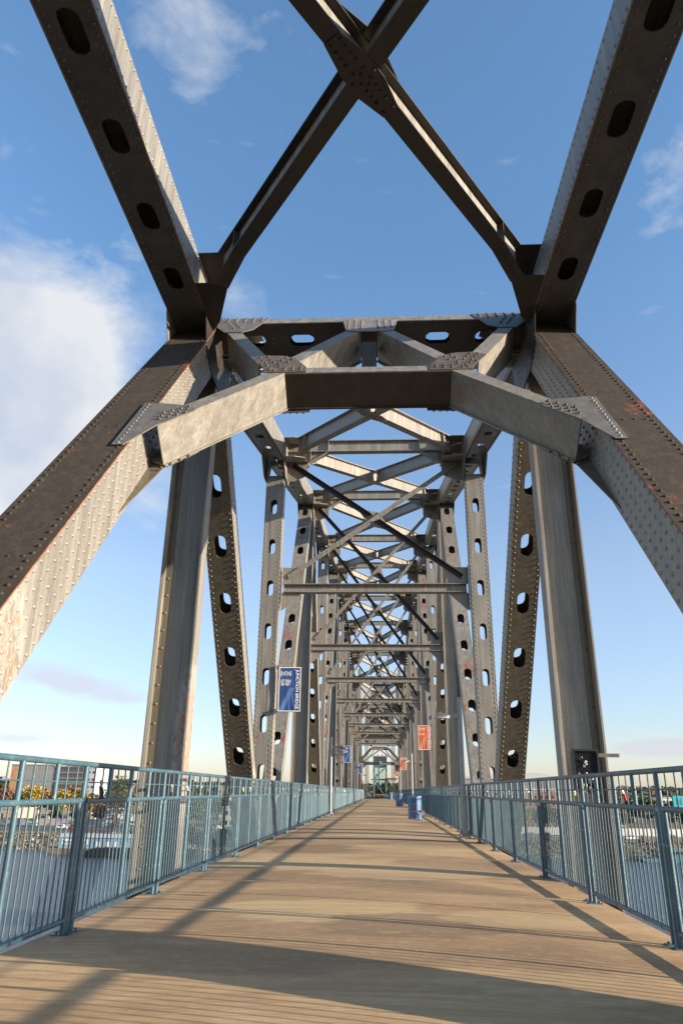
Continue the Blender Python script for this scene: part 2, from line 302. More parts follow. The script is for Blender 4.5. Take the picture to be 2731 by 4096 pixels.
def mural_mat():
    mt, t, b = new_mat('mural_paint'); g = G(t)
    vo = g.n('ShaderNodeTexVoronoi'); vo.inputs['Scale'].default_value = 0.22; g.l(g.tc.outputs['Object'], vo.inputs['Vector'])
    hs = g.n('ShaderNodeHueSaturation'); hs.inputs['Saturation'].default_value = 0.55; hs.inputs['Value'].default_value = 0.5; g.l(vo.outputs['Color'], hs.inputs['Color'])
    c = g.mix(0.45, hs.outputs[0], (0.42, 0.38, 0.33)); g.l(c, b.inputs['Base Color']); b.inputs['Roughness'].default_value = 0.85; return mt
M['mural'] = mural_mat()

# ------------------------------------------------------------------ mesh builder
def V3(*a): return np.array(a, float)
def unit(v): v = np.asarray(v, float); return v/np.linalg.norm(v)
class MB:
    def __init__(s): s.v = []; s.f = []; s.mi = []; s.n = 0; s.sm = []
    def add(s, verts, faces, mi=0, smooth=False):
        verts = np.asarray(verts, float).reshape(-1, 3)
        s.v.append(verts)
        for f in faces: s.f.append(tuple(int(i)+s.n for i in f))
        s.mi += [mi]*len(faces); s.sm += [smooth]*len(faces); s.n += len(verts)
    def box(s, lo, hi, mi=0, fr=None):
        x0, y0, z0 = lo; x1, y1, z1 = hi
        v = np.array([[x0,y0,z0],[x1,y0,z0],[x1,y1,z0],[x0,y1,z0],[x0,y0,z1],[x1,y0,z1],[x1,y1,z1],[x0,y1,z1]], float)
        if fr is not None: v = fr.p(v)
        s.add(v, [(0,3,2,1),(4,5,6,7),(0,1,5,4),(1,2,6,5),(2,3,7,6),(3,0,4,7)], mi)
    def prism(s, poly, off, mi=0):
        poly = np.asarray(poly, float); n = len(poly); off = np.asarray(off, float)
        v = np.vstack([poly, poly+off]); f = [tuple(range(n))[::-1], tuple(range(n, 2*n))]
        f += [(i, (i+1) % n, n+(i+1) % n, n+i) for i in range(n)]
        s.add(v, f, mi)
    def tube(s, p0, p1, r, k=8, r1=None, mi=0, caps=True):
        p0 = np.asarray(p0, float); p1 = np.asarray(p1, float); d = unit(p1-p0); r1 = r if r1 is None else r1
        a = unit(np.cross(d, [0, 0, 1] if abs(d[2]) < 0.9 else [1, 0, 0])); b_ = np.cross(d, a)
        t = np.arange(k)*2*math.pi/k; ring = np.outer(np.cos(t), a)+np.outer(np.sin(t), b_)
        v = np.vstack([p0+ring*r, p1+ring*r1]); f = [(i, (i+1) % k, k+(i+1) % k, k+i) for i in range(k)]
        s.add(v, f, mi, True)
        if caps: s.add(v, [tuple(range(k))[::-1], tuple(range(k, 2*k))], mi)
    def path(s, pts, r, k=6, mi=0):
        for a, b_ in zip(pts[:-1], pts[1:]): s.tube(a, b_, r, k, mi=mi)
    def dome(s, pts, nrm, r, lod=0, mi=0, h=0.75):
        pts = np.asarray(pts, float).reshape(-1, 3)
        if len(pts) == 0: return
        nrm = unit(nrm); a = unit(np.cross(nrm, [0, 0, 1] if abs(nrm[2]) < 0.9 else [1, 0, 0])); b_ = np.cross(nrm, a)
        k = 8 if lod == 0 else 5
        t = np.arange(k)*2*math.pi/k; ring = np.outer(np.cos(t), a)+np.outer(np.sin(t), b_)
        if lod == 0:
            tv = np.vstack([ring*r, ring*r*0.72+nrm*r*h*0.72, [nrm*r*h]])
            tf = [(i, (i+1) % k, k+(i+1) % k, k+i) for i in range(k)]+[(k+i, k+(i+1) % k, 2*k) for i in range(k)]
        else:
            tv = np.vstack([ring*r, [nrm*r*h]]); tf = [(i, (i+1) % k, k) for i in range(k)]
        for p in pts:
            q = random.uniform(0.92, 1.06); j = random.uniform(-0.003, 0.003)*a+random.uniform(-0.003, 0.003)*b_
            s.add(p+j+tv*q, tf, mi, True)
    def bolt(s, pts, nrm, r=0.021, h=0.045, mi=0):
        nrm = unit(nrm)
        for p in np.asarray(pts, float).reshape(-1, 3):
            s.tube(p, p+nrm*h*0.55, r, 6, mi=mi); s.tube(p+nrm*h*0.55, p+nrm*h, r*0.55, 6, mi=mi)
    def build(s, name, mats, parent=None, loc=None):
        me = bpy.data.meshes.new(name); v = np.vstack(s.v)
        me.from_pydata(v.tolist(), [], s.f)
        for mt in (mats if isinstance(mats, (list, tuple)) else [mats]): me.materials.append(mt)
        me.polygons.foreach_set('material_index', s.mi); me.polygons.foreach_set('use_smooth', s.sm)
        me.update(); o = bpy.data.objects.new(name, me); COL.objects.link(o)
        if parent: o.parent = parent
        if loc is not None: o.location = loc
        return o
class Fr:                                                     # local frame: origin, x axis (along), y axis (across), z axis (out)
    def __init__(s, o, x, y, z): s.o = np.asarray(o, float); s.m = np.array([unit(x), unit(y), unit(z)])
    def p(s, v):
        v = np.asarray(v, float)
        return s.o+v@s.m if v.size else np.zeros((0, 3))
def plate_holes(mb, fr, L_, W_, th, holes, hl, hw, mi=0, nseg=20):
    """plate in frame x in 0..L, y in -W/2..W/2, z in -th..0, with rounded slots centred at x in holes"""
    holes = sorted(h for h in holes if hl/2+0.04 < h < L_-hl/2-0.04)
    if not holes: mb.box((0, -W_/2, -th), (L_, W_/2, 0), mi, fr); return
    cuts = [0]+[(a+b)/2 for a, b in zip(holes[:-1], holes[1:])]+[L_]
    for c, x0, x1 in zip(holes, cuts[:-1], cuts[1:]):
        ang = list(np.linspace(0, 2*math.pi, nseg, endpoint=False)+0.05)
        for X, Y in ((x1-c, W_/2), (x0-c, W_/2), (x0-c, -W_/2), (x1-c, -W_/2)): ang.append(math.atan2(Y, X) % (2*math.pi))
        ang = sorted(set(round(a % (2*math.pi), 6) for a in ang)); n = len(ang); o_, i_ = [], []
        for a in ang:
            dx, dy = math.cos(a), math.sin(a)
            tx = ((x1-c) if dx > 0 else (x0-c))/dx if abs(dx) > 1e-9 else 1e9; ty = (W_/2)/abs(dy) if abs(dy) > 1e-9 else 1e9
            t = min(tx, ty); o_.append((c+dx*t, dy*t))
            r = hw/2; s_ = (hl-hw)/2
            # ray against stadium
            t1 = r/abs(dy) if abs(dy) > 1e-9 else 1e9
            if abs(dx*t1) > s_:
                sx = s_*(1 if dx > 0 else -1); b_ = dx*sx; t1 = b_+math.sqrt(max(0, b_*b_-(s_*s_-r*r)))
            i_.append((c+dx*t1, dy*t1))
        v = [(x, y, 0) for x, y in o_]+[(x, y, 0) for x, y in i_]+[(x, y, -th) for x, y in o_]+[(x, y, -th) for x, y in i_]
        f = []
        for k in range(n):
            k2 = (k+1) % n
            f += [(k, k2, n+k2, n+k), (2*n+k2, 2*n+k, 3*n+k, 3*n+k2), (n+k, n+k2, 3*n+k2, 3*n+k), (k2, k, 2*n+k, 2*n+k2)]
        mb.add(fr.p(v), f, mi)
def row(a, b, step, lo=0.0):
    n = max(1, int(round((b-a)/step))); return [a+(b-a)*(i+lo)/n for i in range(n+1) if a+(b-a)*(i+lo)/n <= b+1e-6]

def tag(o, label=None, cat=None, group=None, kind=None):
    if label: o['label'] = label
    if cat: o['category'] = cat
    if group: o['group'] = group
    if kind: o['kind'] = kind
    return o
def thing(name, label, cat, loc=(0, 0, 0), group=None):
    o = bpy.data.objects.new(name, None); COL.objects.link(o); o.location = loc; o.empty_display_size = 0.3
    return tag(o, label, cat, group)
def copy_tree(o, parent=None):
    c = o.copy(); COL.objects.link(c)
    if parent: c.parent = parent
    for ch in list(o.children): copy_tree(ch, c)
    return c
# ------------------------------------------------------------------ the truss span
PN = 9.78; Y0 = 1.96
def UY(i): return Y0+PN*i
ZC = {1: 8.15, 2: 10.42, 3: 12.72, 4: 13.97, 5: 15.25, 6: 15.30}
for i in range(7, 12): ZC[i] = ZC[12-i]
ZB = -3.3
XI, XO = 2.86, 3.53; XM = 3.195
bridge = thing('truss_bridge', 'long grey riveted steel truss span enclosing the walkway, with portal frame and sway bracing', 'bridge')

def ibeam(mb, P0, P1, up, depth, fw, tf=0.022, tw=0.016, mi=0, rv=None, lod=1, chan=0):
    P0 = np.asarray(P0, float); P1 = np.asarray(P1, float); L_ = np.linalg.norm(P1-P0); x = unit(P1-P0); up = unit(up); up = unit(up-x*(up@x)); y = np.cross(up, x)
    fr = Fr(P0, x, y, up)
    mb.box((0, -fw/2, depth/2-tf), (L_, fw/2, depth/2), mi, fr); mb.box((0, -fw/2, -depth/2), (L_, fw/2, -depth/2+tf), mi, fr)
    w0 = chan*(fw/2-tw) if chan else 0
    mb.box((0, w0-tw/2, -depth/2+tf), (L_, w0+tw/2, depth/2-tf), mi, fr)
    return fr, L_
def slots(L_, pitch, off): return list(np.arange(off, L_, pitch))

def box_member(name, s, A, B, depth, W, front, mat, pitch=1.33, off=0.6, hl=0.52, hw=0.235, trim=(0, 0), dense=False, matside=None, cover=None, lod=0, rstep=0.125, single=False, inset=0.0):
    """box section in the truss plane from A to B (y, z); front = +1 / -1 picks the side of the plate towards the camera; returns the object"""
    mb = MB(); A = V3(0, *A); B = V3(0, *B); d = unit(B-A); nf = np.array([0, -d[2], d[1]])*front
    cx = s*XM; A2 = A+d*trim[0]; B2 = B-d*trim[1]; L2 = np.linalg.norm(B2-A2); L_ = np.linalg.norm(B-A)
    fr = Fr(A2+np.array([cx, 0, 0])+nf*(depth/2-0.004), d, [1, 0, 0], nf)
    hs = [h-trim[0] for h in slots(L_, pitch, off)] if pitch else []
    plate_holes(mb, fr, L2, W-0.04, 0.02, hs, hl, hw)
    frb = Fr(A2+np.array([cx, 0, 0])-nf*(depth/2-0.024), d, [1, 0, 0], nf)
    if not single: plate_holes(mb, frb, L2, W-0.04, 0.02, hs, hl, hw)
    side_mi = 1 if matside else 0
    frs = Fr(A+np.array([cx, 0, 0]), d, [1, 0, 0], nf)
    for e in (-1, 1):
        x0, x1 = (e*W/2-0.02, e*W/2) if e > 0 else (e*W/2, e*W/2+0.02)
        mb.box((0, x0, -depth/2), (L_, x1, depth/2), side_mi, frs)
        # edge angles on the outside of the side plates
    if cover:                                                    # wide cover plate proud of the box
        mb.box((trim[0], -W/2-0.025, depth/2+0.001), (L_-trim[1], W/2+0.025, depth/2+0.018), 0, frs)
        mb.box((trim[0], -s*(W/2+0.0255) if s > 0 else W/2+0.025, depth/2+0.002), (L_-trim[1], -s*(W/2+0.025) if s > 0 else W/2+0.028, depth/2+0.0175), 2, frs)
    zt = depth/2+(0.018 if cover else -0.004)
    xs = row(trim[0]+0.08, L_-trim[1]-0.08, rstep)
    if lod < 2:
        pts = [(x, e*(W/2-0.06), zt) for x in xs for e in (-1, 1)]
        if cover: pts += [(x, e*(W/2-0.005), zt) for x in xs[::1] for e in ()]
        mb.dome(frs.p(pts), nf, 0.0235, lod)
        # rows of rivets on the inner and outer side plates
        for e in (-1, 1):
            nrm = np.array([e, 0, 0.0]); rr = [-depth/2+0.06, depth/2-0.06]
            pts = [(x, e*W/2, q) for x in xs for q in rr]
            if dense and e == -s:
                k = 5; pts = []
                for j in range(k):
                    q = -depth/2+0.055+(depth-0.11)*j/(k-1); pts += [(x+(0.07 if j % 2 else 0), e*W/2, q) for x in row(0.25, L_-0.3, 0.155)]
            if e == s and lod > 0: continue
            mb.dome(frs.p(pts), nrm, 0.0235, lod, side_mi)
        for k in range(1, int(L_/3.1)):                          # cross rows at the splices
            mb.dome(frs.p([(k*3.1+0.35, q, zt) for q in np.linspace(-W/2+0.13, W/2-0.13, 4)]) if pitch == 0 else frs.p([]), nf, 0.018, lod)
    mats = [M[mat], M[matside], M['rust_edge']] if matside else [M[mat]]
    return mb.build(name, mats, bridge)

def ngusset(mb, poly_yz, x0, th, s_):                           # gusset in the truss plane
    mb.prism([(x0, y, z) for y, z in poly_yz], (th*s_, 0, 0))

for s in (-1, 1):
    # end posts: near one leans away from the camera, far one towards it
    box_member('end_post', s, (Y0, ZB), (UY(1), ZC[1]), 0.66, 0.67, -1*-1, 'steel_brown', pitch=0, trim=(0, 0.62), dense=True, matside='steel', cover=True, rstep=0.125)
    box_member('end_post', s, (UY(11), ZC[11]), (UY(12), ZB), 0.6, 0.67, -1, 'steel', pitch=0, matside='steel', lod=2)
    for i in range(1, 11):                                     # curved top chord
        lod = 0 if i < 2 else (1 if i < 5 else 2)
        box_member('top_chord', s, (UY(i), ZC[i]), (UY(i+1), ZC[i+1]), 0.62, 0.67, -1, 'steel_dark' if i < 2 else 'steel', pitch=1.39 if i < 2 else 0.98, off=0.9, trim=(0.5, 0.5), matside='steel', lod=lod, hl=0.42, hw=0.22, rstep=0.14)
    for i in range(0, 12):
        a, b = UY(i), UY(i+1)
        if i > 0 and i < 11:
            lod = 0 if i < 2 else (1 if i < 6 else 2)
            up = (i % 2 == 0)                                  # even: low near end, rising away
            A = (a, ZB if up else ZC[i]); B = (b, ZC[i+1] if up else ZB)
            mat = 'steel_red' if up else ('steel_olive' if i < 4 else 'steel')
            Lm = math.hypot(B[0]-A[0], B[1]-A[1])
            box_member('diagonal', s, A, B, 0.46, 0.62 if not up else 0.56, 1 if up else -1, mat, pitch=1.33, off=0.25, trim=(0.7, 0.7), matside='steel', lod=lod, rstep=0.13, hl=0.50, hw=0.25)
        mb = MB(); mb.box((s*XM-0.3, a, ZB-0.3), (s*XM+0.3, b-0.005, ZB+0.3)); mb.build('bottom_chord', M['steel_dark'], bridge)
    for i in range(1, 12):
        lod = 0 if i < 3 else (1 if i < 7 else 2)
        if i % 2 == 1:                                         # hangers: two plates joined by a solid web
            mb = MB(); y = UY(i); zt = ZC[i]-0.25
            for xa, xb in ((XI, XI+0.03), (XO-0.03, XO)):
                lo, hi = sorted((s*xa, s*xb)); mb.box((lo, y-0.17, ZB), (hi, y+0.17, zt), 0)
            lo, hi = sorted((s*(XI+0.03), s*(XO-0.03))); mb.box((lo, y-0.012, ZB), (hi, y+0.012, zt), 1)
            for xa, xb in ((XI+0.031, XI+0.05), (XO-0.05, XO-0.031)):   # angle legs along the plates
                lo, hi = sorted((s*xa, s*xb)); mb.box((lo, y-0.15, ZB), (hi, y-0.012, zt), 0)
            lo, hi = sorted((s*(XO-0.15), s*(XO-0.051))); mb.box((lo, y-0.034, ZB), (hi, y-0.013, zt), 2)
            lo, hi = sorted((s*(XI+0.051), s*(XI+0.09))); mb.box((lo, y-0.03, ZB), (hi, y-0.013, zt), 0)
            if lod < 2:
                zz = row(ZB+0.1, zt-0.1, 0.30)
                mb.dome([(s*(XO-0.10), y-0.034, z) for z in zz], (0, -1, 0), 0.025, lod, 2)
                mb.dome([(s*XI, y+e*0.09, z) for z in row(ZB+.1, zt-.1, .3) for e in ()], (-s, 0, 0), 0.018, lod)
                mb.dome([(s*XO, y+e*0.10, z) for z in zz for e in (-1, 1)], (s, 0, 0), 0.018, 1)
            mb.build('hanger', [M['steel'], M['steel'], M['steel_olive']], bridge)
        else:
            box_member('vertical_post', s, (UY(i), ZB), (UY(i), ZC[i]), 0.44, 0.56, 1, 'steel', pitch=1.335, off=ZB*-1+0.43-1.335*2, trim=(0.2, 0.9), lod=min(lod, 1) if i < 7 else 2, rstep=0.135, hl=0.5, hw=0.2)
        # gusset plates hugging the joint, both faces of the chord
        y, z = UY(i), ZC[i]; sl = 0.23*(1 if i < 6 else -1) if i not in (5, 6, 7) else 0
        k = 0.85 if i > 1 else 0.78
        poly = [(y-k-0.1, z-0.33-sl*(k+.1)), (y-k-0.1, z+0.31-sl*(k+.1)), (y+k+0.1, z+0.31+sl*(k+.1)*(1 if i > 1 else 1)), (y+k+0.1, z-0.33+sl*(k+.1)), (y+0.42, z-1.0), (y-0.42, z-1.0)]
        if i == 1: poly = [(y-1.35, z-0.34), (y-1.35, z+0.3), (y+0.1, z+0.33), (y+0.85, z+0.5), (y+0.95, z-0.1), (y+0.62, z-1.15), (y-0.55, z-1.15), (y-1.05, z-1.0)]
        mb = MB(); ngusset(mb, poly, s*(XO+0.003), 0.016, s); mb.build('gusset_plate', M['steel'], bridge)
        mb = MB(); ngusset(mb, poly, s*(XI-0.003), 0.016, -s)
        if lod < 2:
            pts = []
            for yy in np.arange(y-k+0.05, y+k, 0.13):
                for zz in (z-0.24, z-0.12, z+0.12, z+0.22): pts.append((s*(XI-0.019), yy, zz+sl*(yy-y)))
            for zz in np.arange(z-0.9, z-0.35, 0.12): pts += [(s*(XI-0.019), y+q, zz) for q in (-0.3, -0.12, 0.12, 0.3)]
            mb.dome(pts, (-s, 0, 0), 0.02, 1)
        mb.build('gusset_plate', M['steel_shaded'] if i == 1 else M['steel'], bridge)  # dark hollow at the hip is painted by the shaded steel colour

# near tower link: level chord overhead, joined to the hips
for s in (-1, 1):
    mb = MB(); cx = s*XM; a, b = -6.0, 11.1
    fr = Fr((cx, b, 7.84), (0, -1, 0), (-1, 0, 0), (0, 0, -1))
    plate_holes(mb, fr, b-a, 0.63, 0.02, [1.55+1.383*k for k in range(11)], 0.55, 0.26, 1)
    mb.dome([(cx+e*0.25, y, 7.84) for y in row(a+.1, b-.1, 0.135) for e in (-1, 1)], (0, 0, -1), 0.0235, 0, 1)
    mb.box((cx-0.335, a, 8.42), (cx+0.335, b+0.6, 8.44), 0)
    for e in (-1, 1):
        x0, x1 = sorted((cx+e*0.335, cx+e*0.315)); mb.box((x0, a, 7.835), (x1, b+0.55, 8.419), 0)
        mb.dome([(cx+e*0.335, y, z) for y in row(a+.1, b-.1, 0.135) for z in (7.90, 8.36)], (e, 0, 0), 0.0235, 0 if e == -s else 1, 0)
    o = mb.build('overhead_chord', [M['steel'], M['steel_dark']], bridge)

# ------------------------------------------------------------------ portal frame on the leaning end posts
Dn = unit((0, -1, -1.17)); Nn = np.array([0, -0.760, 0.650]); OP = V3(0, 11.59, 8.5)
def PP(x, s_, w=0.0): return OP+np.array([x, 0, 0])+Dn*s_+Nn*w
PD = 0.58
def portal_channel(mb, a, b, fw=0.24, web=1, mi=0, depth=PD):
    A = PP(*a); B = PP(*b); x = unit(B-A); y = np.cross(Nn, x)
    if y@Dn < 0: y = -y                                        # y points down the slope
    fr = Fr(A, x, y, Nn); L_ = np.linalg.norm(B-A)
    mb.box((0, -fw/2, -0.022), (L_, fw/2, 0), mi, fr); mb.box((0, -fw/2, -depth), (L_, fw/2+0.03, -depth+0.022), mi, fr)
    mb.box((0, fw/2-0.024, -depth+0.022), (L_, fw/2-0.004, -0.022), mi, fr)
def portal_piece(name, a, b, mat='steel', fw=0.24, **k):
    mb = MB(); portal_channel(mb, a, b, fw, **k); return mb.build(name, M[mat], bridge)
mb = MB(); portal_channel(mb, (-1.32, 3.335), (1.32, 3.335)); mb.mi = [0]*6+[1]*12; mb.build('portal_beam', [M['steel'], M['steel_shaded']], bridge)  # web and back flange carry their shade in the colour
for s in (-1, 1):
    portal_piece('portal_knee', (s*1.33, 3.36), (s*2.74, 5.45))
    portal_piece('portal_web_member', (s*2.50, 0.85), (s*1.60, 2.98))
    portal_piece('portal_web_member', (s*0.25, 0.95), (s*1.28, 3.00))
mb = MB()                                                     # top strut: riveted box with slots through its web
for w0, sgn in ((0.0, 0),):
    x0, x1 = -2.84, 2.84
    mb.prism([PP(x0, 0.0), PP(x1, 0.0), PP(x1, 0.33), PP(x0, 0.33)], -Nn*0.02)
    mb.prism([PP(x0, 0.0, -0.68), PP(x1, 0.0, -0.68), PP(x1, 0.33, -0.68), PP(x0, 0.33, -0.68)], -Nn*0.02)
    for s_, z_ in ((0.31, 1), (0.02, -1)):
        fr = Fr(PP(x0, s_, -0.35), (1, 0, 0), Nn, Dn*z_ if z_ == 1 else -Dn)
        plate_holes(mb, fr, x1-x0, 0.66, 0.016, [0.62, 1.55, 4.13, 5.06], 0.47, 0.22, 1)
    for x in row(x0+.1, x1-.1, 0.125): mb.dome([PP(x, 0.29, 0), ], Nn, 0.016, 1, 0)
    for xx in (-1.85, -0.95, 0.95, 1.85, -1.0+0.0, 0.0):
        mb.dome([PP(xx, q, 0) for q in (0.06, 0.12, 0.18, 0.24)], Nn, 0.016, 1, 0)
        mb.dome([PP(xx, 0.326, -q) for q in (0.1, 0.2, 0.3, 0.4, 0.5)], Dn, 0.016, 1, 1)
    for x in row(x0+.1, x1-.1, 0.125): mb.dome([PP(x, 0.326, -0.05), PP(x, 0.326, -0.62)], Dn, 0.016, 1, 1)
    mb.box((-0.16, -0.33, 0.0), (0.16, 0.33, 0.05), 1, Fr(PP(0, 0.327, -0.35), (1, 0, 0), Nn, Dn))
mb.build('portal_strut', [M['steel'], M['steel_shaded']], bridge)
def portal_gusset(poly, w, bolts, mat='steel', th=0.014):
    mb = MB(); mb.prism([PP(x, s_, w) for x, s_ in poly], Nn*th)
    mb.bolt([PP(x, s_, w+th) for x, s_ in bolts], Nn, 0.021, 0.038)
    return mb.build('portal_gusset', [M[mat]], bridge)
def grid(a, b, nx, c, d, ny, skew=0):
    return [(a+(b-a)*i/(nx-1)+skew*j, c+(d-c)*j/(ny-1)) for i in range(nx) for j in range(ny)]
for s in (-1, 1):
    f = lambda L_: [(s*x, y) for x, y in L_]
    portal_gusset(f([(1.86, 2.70), (1.62, 3.22), (1.56, 3.44), (0.93, 3.45), (0.94, 3.22), (1.17, 2.72), (1.40, 2.58), (1.68, 2.56)]), 0.002,
                  f([(1.72, 2.72), (1.6, 2.68), (1.66, 2.86), (1.54, 2.82), (1.6, 3.0), (1.48, 2.97), (1.3, 2.74), (1.2, 2.82), (1.36, 2.88), (1.25, 2.98), (1.38, 3.08),
                     (1.02, 3.28), (1.02, 3.38), (1.14, 3.28), (1.14, 3.38), (1.26, 3.28), (1.26, 3.38), (1.42, 3.38), (1.48, 3.28), (1.36, 3.2), (1.56, 3.14), (1.66, 3.06), (1.5, 3.36)]), 'bolt')
    portal_gusset(f([(3.0, 4.80), (2.82, 4.80), (2.33, 4.92), (2.25, 5.10), (2.62, 5.60), (2.86, 6.22), (3.0, 6.22)]), 0.019,
                  f([(2.35+0.095*i, 4.98+0.075*i+0.11*j) for i in range(4) for j in range(3)]), 'steel_plate')
    mb = MB(); mb.dome([PP(s*2.93, q, 0.033) for q in np.arange(4.86, 6.2, 0.10)], Nn, 0.018, 0); mb.build('rivet_row', M['steel'], bridge)
    portal_gusset(f([(2.84, -0.02), (2.84, 0.62), (2.62, 1.02), (2.30, 1.02), (2.12, 0.82), (1.92, -0.02)]), 0.004,
                  f(grid(2.05, 2.7, 5, 0.07, 0.27, 3)+[(2.62, 0.45), (2.50, 0.42), (2.56, 0.6), (2.44, 0.56), (2.5, 0.76), (2.38, 0.72)]), 'steel_plate')
    # lower corner plates behind the knee
    mb = MB(); mb.prism([PP(s*2.3, 5.0, -PD-0.02), PP(s*2.66, 5.55, -PD-0.02), PP(s*2.855, 6.75, -PD-0.02), PP(s*2.855, 4.9, -PD-0.02)], -Nn*0.014)
    mb.bolt([PP(s*(2.38+0.09*i), 5.22+0.13*i, -PD+0.0) for i in range(4)], Nn, 0.02, 0.04); mb.build('portal_gusset', M['steel_olive'], bridge)
    mb = MB(); mb.prism([PP(s*0.9, 3.2, -PD-0.016), PP(s*1.66, 3.05, -PD-0.016), PP(s*1.62, 3.72, -PD-0.016), PP(s*1.42, 3.56, -PD-0.016), PP(s*0.9, 3.52, -PD-0.016)], -Nn*0.014)
    mb.bolt([PP(s*(1.0+0.1*i), 3.49, -PD-0.03) for i in range(4)], -Nn, 0.02, 0.03); mb.build('portal_gusset', M['steel_dark'], bridge)
portal_gusset([(-0.50, 0.30), (0.52, 0.30), (0.45, 1.02), (0.30, 1.12), (-0.27, 1.12), (-0.42, 1.02)], 0.004, grid(-0.38, -0.14, 3, 0.42, 0.92, 4)+grid(0.16, 0.4, 3, 0.42, 0.92, 4))
mb = MB(); mb.box((-0.13, 10.95, 6.9), (0.13, 11.2, 7.5)); mb.build('portal_hanger', M['steel_dark'], bridge)

# ------------------------------------------------------------------ lateral bracing in the plane of the top chords
def lateral(mb, A, B, depth=0.46, fw=0.235, haunch=(1, 1), drop=0.20, tip=0.64, mi=0):
    A = np.asarray(A, float); B = np.asarray(B, float); d = unit(B-A); up = unit(np.array([0, 0, 1])-d*d[2]); yv = np.cross(up, d); L_ = np.linalg.norm(B-A)
    fr = Fr(A, d, yv, up)
    h0 = tip*0.95 if haunch[0] else 0; h1 = L_-tip*0.95 if haunch[1] else L_
    mb.box((0, -fw/2, depth/2-0.022), (L_, fw/2, depth/2), mi, fr)
    mb.box((h0, -fw/2, -depth/2), (h1, fw/2, -depth/2+0.022), mi, fr)
    mb.box((0, -0.008, -depth/2+0.022), (L_, 0.008, depth/2-0.022), 1, fr)
    for flag, x0, xe in ((haunch[0], 0.0, tip), (haunch[1], L_, L_-tip)):
        if not flag: continue
        q = [(x0, -depth/2-drop), (xe, -depth/2)]; dd = unit((q[1][0]-q[0][0], q[1][1]-q[0][1])); nn = np.array([-dd[1], dd[0]])
        if nn[1] < 0: nn = -nn
        pr = [np.array(q[0]), np.array(q[1]), np.array(q[1])+nn*0.022, np.array(q[0])+nn*0.022]
        mb.prism([fr.p((p[0], -fw/2, p[1])) for p in pr], yv*fw, mi)
        mb.prism([fr.p((x0, -0.009, -depth/2-drop)), fr.p((xe, -0.009, -depth/2)), fr.p((x0, -0.009, -depth/2+0.02))], yv*0.018, mi)
        mb.box((xe-0.008, -fw/2+.01, -depth/2+0.022), (xe+0.008, fw/2-.01, depth/2-0.022), mi, fr)
def lateral_cross(ya, za, yb, zb, far=True):
    """two members crossing between four chord joints"""
    xin = 2.42
    for s in (-1, 1):
        A = V3(s*xin, ya, za); B = V3(-s*xin, yb, zb); C_ = (A+B)/2
        if s == -1:
            mb = MB(); lateral(mb, A, B); o = mb.build('lateral_brace', [M['steel_shaded'] if ya < 3 else M['steel'], M['steel']], bridge)  # near flanges have underside shade in their colour, web stays plain
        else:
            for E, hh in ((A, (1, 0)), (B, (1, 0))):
                d = unit(C_-E); mb = MB(); lateral(mb, E, C_-d*0.16, haunch=hh); mb.build('lateral_brace', [M['steel_shaded'] if ya < 3 else M['steel'], M['steel']], bridge)
    C_ = V3(0, (ya+yb)/2, (za+zb)/2); sl = (zb-za)/(yb-ya)
    mb = MB(); dA = unit(V3(2*xin, yb-ya, 0)); dB = V3(-dA[1], dA[0], 0)
    for zz, sg in ((-0.245, -1), (0.232, 1)):
        P = [C_+dA*a_+dB*b_*(1) for a_, b_ in ((-0.6, -0.118), (-0.6, 0.118), (-0.15, 0.21), (0.2, 0.21), (0.6, 0.118), (0.6, -0.118), (0.15, -0.21), (-0.2, -0.21))]
        mb.prism([(p[0], p[1], C_[2]+zz+sl*(p[1]-C_[1])) for p in P], (0, 0, 0.013))
        if ya < 20:
            bp = [C_+dA*a_+dB*b_ for a_ in (-0.54, -0.44, -0.34, -0.24, -0.1, 0.06, 0.18, 0.28, 0.38, 0.54) for b_ in (-0.07, 0.07)]+[C_+dA*a_+dB*b_ for a_, b_ in ((0, 0.16), (0, -0.16), (0.12, 0), (-0.05, 0))]
            mb.bolt([(p[0], p[1], C_[2]+zz+(0 if sg < 0 else 0.013)+sl*(p[1]-C_[1])) for p in bp], (0, 0, sg), 0.024, 0.03)
    mb.build('brace_gusset', M['steel_shaded'] if ya < 3 else M['steel'], bridge)
lateral_cross(2.68, 8.22, 9.70, 8.22)
for i in range(1, 11):
    sl = (ZC[i+1]-ZC[i])/PN
    za, zb = ZC[i]+0.12, ZC[i+1]+0.12; ya, yb = UY(i)+(0.6 if i > 1 else 0.95), UY(i+1)-0.6
    lateral_cross(ya, za+sl*(ya-UY(i)), yb, zb-sl*0.6)
for i in range(1, 12):                                          # horizontal corner plates that the braces land on
    y = UY(i); z = ZC[i]
    for s in (-1, 1):
        sl = 0.235 if 1 < i < 5 else 0
        for dz in (-0.345, 0.325):
            for q in (-1, 1):
                mb = MB()
                if i == 1 and q < 0: P = [(2.855, y-2.1), (2.52, y-2.1), (2.34, y-1.96), (2.66, y-1.05), (2.855, y-0.75)]; dd_ = 0.0
                else: P = [(2.855, y+q*0.02), (2.855, y+q*1.0), (2.50, y+q*1.0), (2.20, y+q*0.80), (2.2, y+q*0.02)]
                mb.prism([(s*a_, b_, z+(dz if not (i == 1 and q < 0 and dz > 0) else 0.276)+(sl if q < 0 or i > 1 else .235)*(b_-y)*(0 if i == 1 and q < 0 else 1)) for a_, b_ in P], (0, 0, 0.013))
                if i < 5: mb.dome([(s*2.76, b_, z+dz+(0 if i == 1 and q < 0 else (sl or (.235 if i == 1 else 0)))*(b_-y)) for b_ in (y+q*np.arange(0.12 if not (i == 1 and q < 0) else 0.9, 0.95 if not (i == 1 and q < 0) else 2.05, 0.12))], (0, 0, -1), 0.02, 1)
                mb.build('corner_plate', M['steel_shaded'] if i < 2 else M['steel'], bridge)

